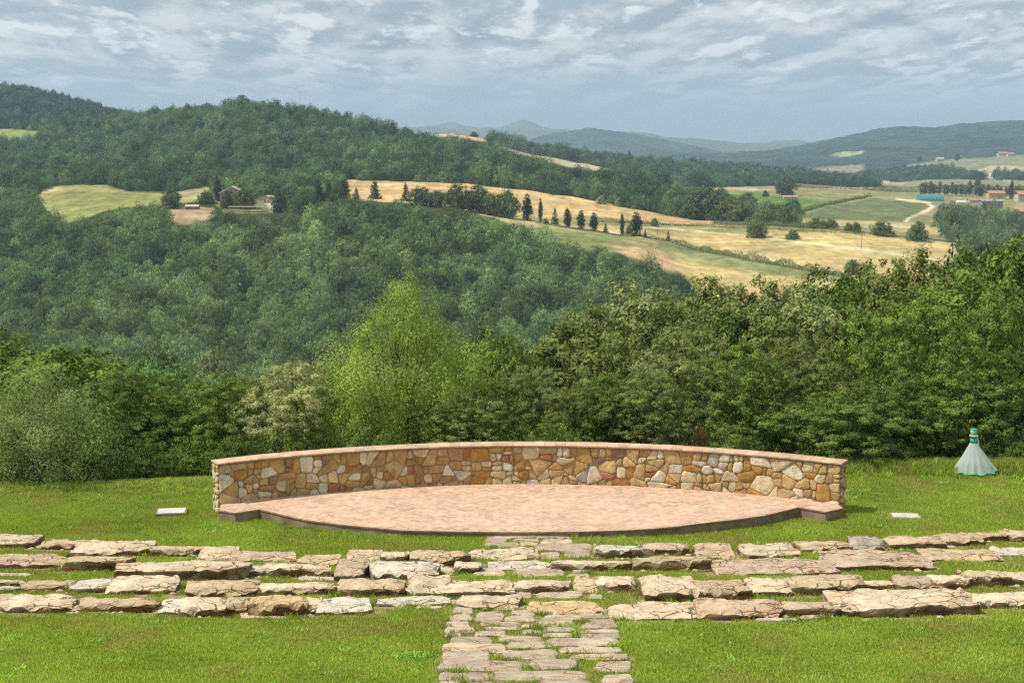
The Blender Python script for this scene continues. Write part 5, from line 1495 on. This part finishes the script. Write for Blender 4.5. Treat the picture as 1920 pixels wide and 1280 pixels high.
hedge('hedge', [(1005, 419), (1060, 427), (1120, 436), (1160, 443), (1215, 447), (1260, 454)], 1.4, 2.4, (0.070, 0.095, 0.040), 'low scrub along the cypress track', 5000, .24, 3)
hedge('hedge', [(1335, 419), (1400, 421), (1470, 423), (1520, 427)], 2.6, 4.0, (0.065, 0.095, 0.042), 'dark scrub hedge under the round trees', 5000, .3, 4)
hedge('hedge', [(1460, 352), (1540, 353), (1620, 357), (1720, 362)], 5.0, 9.0, (0.075, 0.095, 0.055), 'long scrub hedge along the top of the plain', 7000, .5, 5)
hedge('hedge', [(1500, 398), (1540, 388), (1590, 377), (1630, 369)], 3.5, 10.0, (0.11, 0.165, 0.050), 'strip of vines between the two crop fields', 6000, .5, 6)
hedge('hedge', [(1345, 413), (1360, 400), (1375, 392), (1400, 404)], 5, 10.0, (0.07, 0.10, 0.045), 'scrub at the hill foot beside the large round tree', 4000, .4, 7)

# ------------------------------------------------------------------ farm buildings and barns
M_PLA = flat_mat('pale_plaster', (0.50, 0.43, 0.34), 0.9, 0.2, .6, 0.1)
M_PINK = flat_mat('pink_plaster', (0.46, 0.33, 0.26), 0.9, 0.2, .6, 0.1)
M_ORG = flat_mat('orange_plaster', (0.62, 0.36, 0.18), 0.9, 0.15, .6, 0.1)
M_GRY = flat_mat('grey_sheet', (0.30, 0.29, 0.31), 0.8, 0.25, .5, 0.2)
M_ROOFT = flat_mat('roof_tiles', (0.42, 0.22, 0.14), 0.9, 0.3, 1.5, 0.1)
M_ROOFP = flat_mat('pale_roof', (0.52, 0.44, 0.36), 0.9, 0.25, 1.0, 0.1)
M_WIN = flat_mat('dark_window', (0.03, 0.03, 0.03), 0.3, 0.1, 1, 0.5)
M_TEAL = flat_mat('green_tarpaulin', (0.035, 0.235, 0.215), 0.6, 0.2, .4, 0.3)
M_WHT = flat_mat('white_sheet', (0.75, 0.74, 0.72), 0.7, 0.1, .4, 0.2)
M_WOODP = flat_mat('weathered_wood', (0.20, 0.15, 0.10), 0.95, 0.3, 3, 0.1)

def place(px, py, D=None, lo=3, hi=11):
    D = D or D_of(px, py, lo, hi)
    x = float(ray(px, py)[0]) * D
    return x, D, float(terrain_at([x], [D])[0][0])

def house(name, px, yb, wpx, hpx, label, wall_m, roof_m, cat='house', gable_front=True, D=None, rz=0.0, roof_k=.3, wins=((-.5, .35), (.0, .35), (.5, .35)), depth=1.0, chimney=True, door=True, lo=3):
    x, D, z = place(px, yb, D, lo)
    k = ppm(D); W = wpx / k; Ht = hpx / k; Hw = Ht * (1 - roof_k); Dp = W * depth
    root = empty(name, (x, D, z), label, cat, None, rz)
    w1 = Geo(); w1.box(-W / 2, W / 2, -Dp / 2, Dp / 2, -2.0, Hw)
    if gable_front: w1.prism([(-W / 2, Hw - .01), (W / 2, Hw - .01), (0, Ht - .12)], -Dp / 2 + .01, Dp / 2 - .01)
    w1.build('wall', wall_m, root)
    r = Geo(); e = W * .05; t = max(.18, Ht * .04)
    if gable_front:
        for s in (-1, 1):
            r.prism([(s * (W / 2 + e), Hw - .12), (0, Ht), (0, Ht + t), (s * (W / 2 + e), Hw - .12 + t)][::s], -Dp / 2 - e, Dp / 2 + e)
    else:
        b = len(r.v)
        for s in (-1, 1):
            y0, y1 = s * (Dp / 2 + e), 0
            k0 = len(r.v)
            r.v += [(-W / 2 - e, y0, Hw - .1), (W / 2 + e, y0, Hw - .1), (W / 2 + e, y1, Ht), (-W / 2 - e, y1, Ht), (-W / 2 - e, y0, Hw - .1 + t), (W / 2 + e, y0, Hw - .1 + t), (W / 2 + e, y1, Ht + t), (-W / 2 - e, y1, Ht + t)]
            for q in ((0, 1, 2, 3), (7, 6, 5, 4), (0, 4, 5, 1), (1, 5, 6, 2), (3, 2, 6, 7), (0, 3, 7, 4)): r.f.append([k0 + i for i in q]); r.m.append(0)
    ro = r.build('roof', roof_m, root)
    if chimney:
        c = Geo(); c.box(W * .18, W * .18 + .7, -.35, .35, Ht * .75, Ht * 1.12); c.box(W * .18 - .1, W * .18 + .8, -.45, .45, Ht * 1.12, Ht * 1.16); c.build('chimney', wall_m, ro)
    for (u, v) in wins:
        a = Geo(); ww = min(.55, W * .05); a.box(u * W / 2 - ww, u * W / 2 + ww, -Dp / 2 - .06, -Dp / 2 - .002, v * Ht - ww * .3, v * Ht + ww * 1.9)
        wn = a.build('window', M_WIN, root)
        s = Geo(); s.box(u * W / 2 - ww * 1.25, u * W / 2 + ww * 1.25, -Dp / 2 - .14, -Dp / 2 - .062, v * Ht - ww * .55, v * Ht - ww * .32); s.build('sill', M_PLA, wn)
    if door:
        a = Geo(); a.box(W * .12, W * .12 + min(1.4, W * .14), -Dp / 2 - .07, -Dp / 2 - .002, 0, min(2.2, Ht * .4)); a.build('door', M_WOODP, root)
    return root

house('farmhouse', 437, 384, 44, 38, 'old farmhouse with a reddish gable wall half hidden by trees', M_PINK, M_ROOFP, wins=((-.62, .55), (-.05, .72), (.5, .5), (-.3, .35)), rz=radians(8), depth=1.2, D=800)
house('farm_shed', 503, 368, 28, 13, 'low pale shed with an open dark front right of the farmhouse', M_PLA, M_ROOFP, 'shed', wins=((-.1, .15), (.35, .15)), chimney=False, door=False, rz=radians(-10), D=830)
house('house', 1866, 372, 29, 14, 'orange house with a tiled roof in the hamlet at the right', M_ORG, M_ROOFT, gable_front=False, wins=((-.55, .30), (.15, .32), (.6, .32)), lo=5, depth=.7)
house('house', 1918, 380, 26, 20, 'pale two-storey house with tiled roof cut by the right frame edge', M_PLA, M_ROOFT, gable_front=False, wins=((-.6, .55), (-.1, .55), (-.6, .25), (.4, .3)), lo=5, depth=.8)
house('barn', 1857, 391, 38, 15, 'grey sheet-metal barn below the orange house', M_GRY, M_GRY, 'barn', gable_front=False, wins=((-.8, .3), (.55, .25), (.8, .25)), chimney=False, door=False, lo=5, depth=.6, roof_k=.15)
house('shed', 1824, 381, 18, 9, 'little red-roofed shed left of the grey barn', M_PLA, M_ROOFT, 'shed', gable_front=False, wins=((0, .3),), chimney=False, door=False, lo=5, depth=.8)
house('shed', 1801, 382, 16, 5, 'long low shelter with a white roof right of the green hangar', M_WHT, M_WHT, 'shed', gable_front=False, wins=(), chimney=False, door=False, lo=5, depth=.6)
house('house', 1762, 301, 13, 7, 'small pale farmhouse on the far hillside meadow', M_PLA, M_ROOFP, gable_front=False, wins=((-.4, .3), (.4, .3)), D=3650, depth=.7, chimney=False)
house('house', 1879, 294, 16, 7, 'left one of two far houses at the foot of the blue mountain', M_PLA, M_ROOFT, gable_front=False, wins=((-.4, .3), (.4, .3)), D=3760, depth=.7, chimney=False)
house('house', 1894, 296, 12, 7, 'right one of two far houses at the foot of the blue mountain', M_PLA, M_ROOFT, gable_front=False, wins=((-.4, .3), (.4, .3)), D=3700, depth=.7, chimney=False)
house('shed', 1481, 372, 26, 6, 'low shed with a pinkish roof below the tall dark tree', M_PLA, M_PINK, 'shed', gable_front=False, wins=((-.5, .3), (.3, .3)), chimney=False, door=False, lo=5, depth=.5)
house('house', 1250, 296, 14, 5, 'tiny far house above the dark tree belt', M_PLA, M_ROOFT, gable_front=False, wins=((-.4, .3),), D=2650, depth=.7, chimney=False)
house('shed', 361, 388, 24, 8, 'weathered brown shed left of the farm', M_WOODP, M_ROOFP, 'shed', gable_front=False, wins=((-.4, .3),), chimney=False, door=False, D=790, depth=.6)

def hangar(name, px, yb, wpx, hpx, D, mat, label, ribs=14):
    x, D, z = place(px, yb, D, 5)
    k = ppm(D); W = wpx / k; H = hpx / k
    root = empty(name, (x, D, z), label, 'hangar')
    V, Fq = [], []; n = 14; m = ribs * 4; R = H * 1.0
    for i in range(m + 1):
        u = -W / 2 + W * i / m
        puff = .10 * abs(sin(pi * i / 4)) * (H / 6)
        for j in range(n + 1):
            a = pi * j / n
            V.append((u, -cos(a) * (R + puff) * 1.05, sin(a) * (R + puff) - .4 * (j in (0, n))))
    for i in range(m):
        for j in range(n):
            a = i * (n + 1) + j; Fq.append((a, a + n + 1, a + n + 2, a + 1))
    mesh_list('canopy', V, Fq, mat, root, True)
    g = Geo()
    for s in (-1, 1):
        p = [(s * W / 2, -cos(pi * j / n) * R, sin(pi * j / n) * R) for j in range(n + 1)]
        b = len(g.v); g.v += [(q[0], q[1], max(q[2], -.4)) for q in p] + [(q[0] - s * .3, q[1], max(q[2], -.4)) for q in p]
        g.f.append(list(range(b, b + n + 1))[::s]); g.f.append(list(range(b + n + 1, b + 2 * n + 2))[::-s]); g.m += [0, 0]
    g.build('end_wall', mat, root)
    h = Geo()
    for i in range(0, ribs + 1):
        u = -W / 2 + W * i / ribs
        h.tube([(u, -cos(pi * j / n) * (R * 1.06), sin(pi * j / n) * (R * 1.02)) for j in range(n + 1)], .08, 4)
    h.build('hoops', M_GRY, root)
hangar('hangar', 1744, 376.5, 44, 12.5, None, M_TEAL, 'long teal green tunnel hangar on the plain')
hangar('hangar', 1797, 339, 26, 8, 2600, M_WHT, 'white tunnel barn on the far plain', 9)

# pergola in front of the farmhouse
x, D, z = place(462, 392, 772)
root = empty('pergola', (x, D, z), 'long low pergola on posts in front of the farmhouse', 'pergola')
for i in range(8):
    g = Geo(); u = -9 + i * 18 / 7
    g.box(u - .1, u + .1, -2, -1.8, -.5, 2.6); g.build('post', M_PLA, root)
g = Geo(); g.box(-9.5, 9.5, -2.3, 2.3, 2.61, 2.85)
g.build('roof', M_ROOFP, root)

# wooden poles
for (px, yb, yt, D, lab) in [(1615, 467, 436, None, 'wooden power pole in the middle of the straw field'), (898, 399, 380, None, 'wooden power pole in front of the oak row'),
                            (1001, 415, 383, None, 'wooden power pole between the broad cypress and the pencil cypress'), (1233, 441, 420, None, 'thin pole in the straw field left of the hedge'), (1201, 312, 283, 2500, 'far pole on the skyline of the dark tree belt')]:
    x, D, z = place(px, yb, D)
    h = (yb - yt) / ppm(D)
    root = empty('power_pole', (x, D, z), lab, 'pole', 'power poles')
    g = Geo(); g.tube([(0, 0, -.5), (0, 0, h * .5), (0, 0, h)], [.15, .13, .10], 8); g.build('post', M_WOODP, root)
    g = Geo(); g.box(-.7, .7, -.05, .05, h - .6, h - .48); g.build('crossarm', M_WOODP, root)

# ------------------------------------------------------------------ horsefly trap
def px2(px, py, D): return at(px, py, D)
TD = 42.55
bx, _, bz = hit_lawn(1829, 893)
tx = float(ray(1828, 880)[0]) * TD
tz = float(zlawn(tx, TD))
def tp(px, py): p = at(px, py, TD); return (p[0] - tx, 0, p[2] - tz)
m_net, nt = new_mat('insect_net')
t = nt.add('ShaderNodeTexCoord')
d1 = nt.add('ShaderNodeBsdfDiffuse'); nt.put(d1.inputs[0], (0.70, 0.79, 0.75))
t1 = nt.add('ShaderNodeBsdfTranslucent'); nt.put(t1.inputs[0], (0.70, 0.79, 0.75))
t2 = nt.add('ShaderNodeBsdfTransparent')
m1 = nt.add('ShaderNodeMixShader'); m1.inputs[0].default_value = .4; nt.t.links.new(d1.outputs[0], m1.inputs[1]); nt.t.links.new(t1.outputs[0], m1.inputs[2])
m2 = nt.add('ShaderNodeMixShader'); m2.inputs[0].default_value = .40; nt.t.links.new(m1.outputs[0], m2.inputs[1]); nt.t.links.new(t2.outputs[0], m2.inputs[2])
o_ = nt.add('ShaderNodeOutputMaterial'); nt.t.links.new(m2.outputs[0], o_.inputs[0])
M_GRN = flat_mat('green_fabric', (0.07, 0.42, 0.27), 0.7, 0.15, 8, 0.2)
M_JAR = flat_mat('green_plastic', (0.22, 0.50, 0.33), 0.35, 0.25, 9, 0.5)
M_CLAMP = flat_mat('grey_clamp', (0.40, 0.38, 0.36), 0.5, 0.1, 5, 0.4)
M_TUBE = flat_mat('white_tube', (0.78, 0.78, 0.76), 0.4, 0.05, 5, 0.4)
trap = empty('insect_trap', (tx, TD, tz), 'white cone-shaped net trap with green hem at the edge of the lawn', 'insect trap')
apex = Vector(tp(1825.5, 829)); c0 = Vector(tp(1828.5, 880))
R0 = 38.5 / ppm(TD); r_top = 6.5 / ppm(TD)
n = 128; V, Fq = [], []
def hem_z(a): return c0.z + (0.10 * cos(a) * .5) * R0 * 1.1 + .018 * sin(a * 9)
for k in range(9):
    t = k / 8
    for i in range(n):
        a = 2 * pi * i / n
        pl_ = 1 + .06 * cos(a * 13 + 1.3 * sin(a * 3)) * t
        r = (r_top + (R0 - r_top) * t ** 1.04) * pl_
        cx = apex.x + (c0.x - apex.x) * t
        V.append((cx + r * cos(a), r * sin(a), apex.z + (hem_z(a) - apex.z) * t))
for k in range(8):
    for i in range(n):
        j = (i + 1) % n
        Fq.append((k * n + i, (k + 1) * n + i, (k + 1) * n + j, k * n + j))
mesh_list('net_cone', V, Fq, m_net, trap, True)
g = Geo()
g.tube([(c0.x + R0 * (1 + .06 * cos(a * 13 + 1.3 * sin(a * 3))) * cos(a), R0 * (1 + .06 * cos(a * 13 + 1.3 * sin(a * 3))) * sin(a), hem_z(a) - .01) for a in [2 * pi * i / 96 for i in range(97)]], .022, 6)
g.build('hem', M_GRN, trap, True)
g = Geo(); g.tube([(apex.x, 0, apex.z - .02), (apex.x, 0, tp(1824, 820)[2])], [.11, .105], 16); g.build('sleeve', M_GRN, trap, True)
g = Geo(); zj = tp(0, 816)[2]; zt2 = tp(0, 803.5)[2]
g.tube([(apex.x - .01, 0, zj), (apex.x - .01, 0, (zj + zt2) / 2), (apex.x - .01, 0, zt2 - .03)], [.095, .10, .10], 16); jar = g.build('jar', M_JAR, trap, True)
g = Geo(); g.tube([(apex.x - .01, 0, zt2 - .03), (apex.x - .01, 0, zt2)], [.107, .107], 16); g.build('lid', M_GRN, jar, True)
g = Geo(); g.tube([(apex.x, 0, zj - .035), (apex.x, 0, zj + .02)], [.14, .13], 16); g.build('clamp', M_CLAMP, trap, True)
q = [tp(*p) for p in ((1827, 817), (1831, 820), (1834, 829), (1836, 845), (1840, 865), (1844, 880), (1845.5, 898))]
g = Geo(); g.tube([(a[0], -.06 + .10 * i / 6, a[2]) for i, a in enumerate(q[:5])], .02, 8); g.build('support_arm', M_TUBE, trap, True)
g = Geo(); g.tube([(q[4][0], .04, q[4][2]), (q[5][0], .05, q[5][2]), (q[6][0], .06, -.25)], .028, 8); g.build('stake', M_WOODP, trap, True)
for i in range(8):                                  # stiffening ribs of the net
    pass

# ------------------------------------------------------------------ grass
def blade_patch(nm, seed, n, w, h, rad, lean=.5):
    rs = np.random.RandomState(seed)
    a = rs.uniform(0, 2 * pi, n); r = rad * np.sqrt(rs.uniform(0, 1, n))
    bx = r * np.cos(a); by = r * np.sin(a); hh = h * rs.uniform(.5, 1.3, n)
    la = rs.uniform(0, 2 * pi, n); ll = hh * lean * rs.uniform(.1, 1.2, n)
    fa = rs.uniform(0, pi, n); ww = w * rs.uniform(.6, 1.3, n)
    P = []
    dx, dy = np.cos(fa) * ww / 2, np.sin(fa) * ww / 2
    z0 = np.full(n, -.01)
    P = np.stack([np.stack([bx - dx, by - dy, z0], -1), np.stack([bx + dx, by + dy, z0], -1),
                  np.stack([bx + dx * .8 + np.cos(la) * ll * .35, by + dy * .8 + np.sin(la) * ll * .35, hh * .6], -1),
                  np.stack([bx + np.cos(la) * ll, by + np.sin(la) * ll, hh], -1),
                  np.stack([bx - dx * .8 + np.cos(la) * ll * .35, by - dy * .8 + np.sin(la) * ll * .35, hh * .6], -1)], 1).reshape(-1, 3)
    i = np.arange(n) * 5
    quads = np.stack([i, i + 1, i + 2, i + 4], -1); tris = np.stack([i + 4, i + 2, i + 3], -1)
    lv = np.repeat(np.stack([rs.uniform(0, 1, n), rs.uniform(0, 1, n) ** 2, rs.uniform(0, 1, n)], -1), 5, 0)
    return mesh_np(nm, P, [quads, tris], M_GRASS, True, {'lv': ('POINT', 'FLOAT_VECTOR', lv)}, link=False).data
gk = bpy.data.collections.new('grass_kinds')
for i in range(4): gk.objects.link(bpy.data.objects.new('grass_a%d' % i, blade_patch('g', 200 + i, 95, .010, .038, .15)))
for i in range(3): gk.objects.link(bpy.data.objects.new('grass_b%d' % i, blade_patch('g', 210 + i, 40, .014, .16, .13, .7)))
for i in range(3): gk.objects.link(bpy.data.objects.new('grass_c%d' % i, blade_patch('g', 220 + i, 34, .028, .055, .12, 1.3)))
NG_G = scatter_group(gk, 'scatter_grass')

rs = np.random.RandomState(5)
def free(X, Y, stones=True, shrink=0.0):
    k = np.ones(len(X), bool)
    k &= poly_sd(X, Y, [tuple(p) for p in so]) < -0.03
    k &= ~((np.hypot(X - WCX, Y - WCY) > RW - .05) & (np.hypot(X - WCX, Y - WCY) < RW + .48) & (np.abs(np.arctan2(X - WCX, Y - WCY)) < TH + .004))
    for (a, b, c, d) in PATH_BOX:
        mx, my, hx, hy = (a + b) / 2, (c + d) / 2, (b - a) / 2 - shrink, (d - c) / 2 - shrink * .5
        k &= ~((np.abs((X - mx) / hx) ** 2.5 + np.abs((Y - my) / hy) ** 2.5) < 1.0)
    if stones:
        for (sx, sy, hw, hd) in STONES: k &= ~((np.abs(X - sx) < hw * .93) & (np.abs(Y - sy) < hd * .9))
    return k
def dirt_at(X, Y):
    r = np.zeros(len(X))
    for (sx, sy, hw, hd) in STONES:
        dx = np.maximum(np.abs(X - sx) - hw, 0); dy = Y - sy
        dy = np.where(dy < 0, np.maximum(-dy - hd, 0), np.maximum(dy - hd, 0) * 2.6)
        r = np.maximum(r, np.clip(1 - (np.hypot(dx * 1.2, dy) + (fbm(X * 2.2, Y * 3.0, 9, 3) - .5) * .55) / .42, 0, 1))
    for (a, b, c, d) in PATH_BOX:
        r = np.where((X > a) & (X < b) & (Y > c) & (Y < d), np.maximum(r, .35), r)
    return r
def lawn_points(y0, y1, step):
    xs = np.arange(-25, 25, step); ys = np.arange(y0, y1, step)
    X, Y = np.meshgrid(xs, ys); X = (X + rs.uniform(-.5, .5, X.shape) * step).ravel(); Y = (Y + rs.uniform(-.5, .5, Y.shape) * step).ravel()
    k = np.abs(X) < Y * .46 + 3.0
    return X[k], Y[k]
XY = [lawn_points(15.5, 30, .155), lawn_points(30, 37, .17), lawn_points(37, 44.5, .20)]
X = np.concatenate([a[0] for a in XY]); Y = np.concatenate([a[1] for a in XY])
k = free(X, Y); X, Y = X[k], Y[k]
dd = dirt_at(X, Y)
k = rs.uniform(size=len(X)) > dd * 1.0; X, Y = X[k], Y[k]
n = len(X)
pt = fbm(X / 1.8, Y / 1.8, 51, 4); p2 = fbm(X / .5, Y / .5, 52, 2)
dry = np.clip((fbm(X / 1.1, Y / 1.1, 54, 4) - .54) * 5, 0, 1) * .6
tint = np.array([0.345, 0.445, 0.088]) * (.68 + .64 * pt[:, None]) * (.85 + .3 * p2[:, None])
tint = tint * (1 - dry[:, None]) + np.array([0.40, 0.36, 0.14]) * dry[:, None]
pidx = rs.randint(0, 4, n)
cl = (fbm(X / .7, Y / .7, 57, 3) > .80) | (rs.uniform(size=n) < .012)
pidx[cl] = rs.randint(7, 10, cl.sum()); tint[cl] *= np.array([.75, 1.0, 1.0])
s = rs.uniform(.85, 1.35, n) * np.where(Y > 30, 1.15, 1.0)
scatter('grass', np.stack([X, Y, zlawn(X, Y) - .004], -1), rs.uniform(0, 6.28, n), np.stack([s, s, s * rs.uniform(.7, 1.1, n)], -1), pidx, tint, NG_G, 'short mown grass of the lawn with dry patches and clover')
print('grass', n)

# long grass: at the tree line, along the wall and stones
m1 = 5200
X = rs.uniform(-19, 19, m1); Y = lawn_end(X) + rs.normal(.35, .55, m1)
X2, Y2, w2 = [], [], []
for (sx, sy, hw, hd) in STONES:
    for _ in range(rs.randint(7, 17)):
        e = rs.randint(0, 3)
        if e == 0: X2.append(sx + rs.uniform(-1, 1) * hw); Y2.append(sy + hd * rs.uniform(.95, 1.1) + .05)
        elif e == 1: X2.append(sx + rs.choice([-1, 1]) * hw * rs.uniform(.95, 1.12)); Y2.append(sy + rs.uniform(-1, 1) * hd)
        else: X2.append(sx + rs.uniform(-1, 1) * hw); Y2.append(sy - hd * rs.uniform(1.0, 1.2) - .06)
for (a, b, c, d) in PATH_BOX:
    for _ in range(int(3 + (b - a) * 6)):
        X2.append(rs.uniform(a, b)); Y2.append(rs.choice([c, d]) + rs.normal(0, .03))
for i in range(260):
    th = rs.uniform(-TH, TH); 
for (px0, py0) in front_px: 
    p = hit_plane(px0, py0, ZP)
    for _ in range(6): X2.append(p[0] + rs.normal(0, .5)); Y2.append(p[1] - .12 - abs(rs.normal(0, .06)))
X2 = np.array(X2); Y2 = np.array(Y2)
k = free(X2, Y2, False, .03); X2, Y2 = X2[k], Y2[k]
k = free(X, Y, False); X, Y = X[k], Y[k]
n1, n2_ = len(X), len(X2)
XX = np.concatenate([X, X2]); YY = np.concatenate([Y, Y2]); n = n1 + n2_
pidx = np.concatenate([rs.randint(4, 7, n1), np.where(rs.uniform(size=n2_) < .7, rs.randint(0, 4, n2_), rs.choice([4, 5, 6, 7, 8, 9], n2_))])
s = np.concatenate([rs.uniform(.7, 1.7, n1), rs.uniform(.6, 1.2, n2_)])
sz = np.concatenate([rs.uniform(.7, 2.0, n1) * np.clip((X + 9) / 5, .28, .8), np.where(pidx[n1:] < 4, rs.uniform(.8, 2.2, n2_), rs.uniform(.4, .9, n2_))])
tint = np.array([0.22, 0.31, 0.055]) * rs.uniform(.7, 1.3, (n, 1)); tint[:n1] = np.array([0.26, 0.35, 0.075]) * rs.uniform(.7, 1.3, (n1, 1))
dr = rs.uniform(size=n) < .10; tint[dr] = np.array([0.36, 0.30, 0.14]) * rs.uniform(.7, 1.1, (dr.sum(), 1))
scatter('long_grass', np.stack([XX, YY, zlawn(XX, YY) - .005], -1), rs.uniform(0, 6.28, n), np.stack([s, s, sz], -1), pidx, tint, NG_G, 'long grass and weeds at the tree line and around the stones')

# ------------------------------------------------------------------ the air
m_h, nt = new_mat('haze')
v = nt.add('ShaderNodeVolumePrincipled')
v.inputs['Color'].default_value = HAZE_COL + (1,); v.inputs['Density'].default_value = HAZE_D; v.inputs['Anisotropy'].default_value = 0.0
o_ = nt.add('ShaderNodeOutputMaterial'); nt.t.links.new(v.outputs[0], o_.inputs['Volume'])
if HAZE_D > 0:
    g = Geo(); g.box(-9000, 9000, -60, 14500, -1200, 480)
    tag(g.build('haze', m_h), 'pale blue summer haze over the whole valley', kind='stuff')
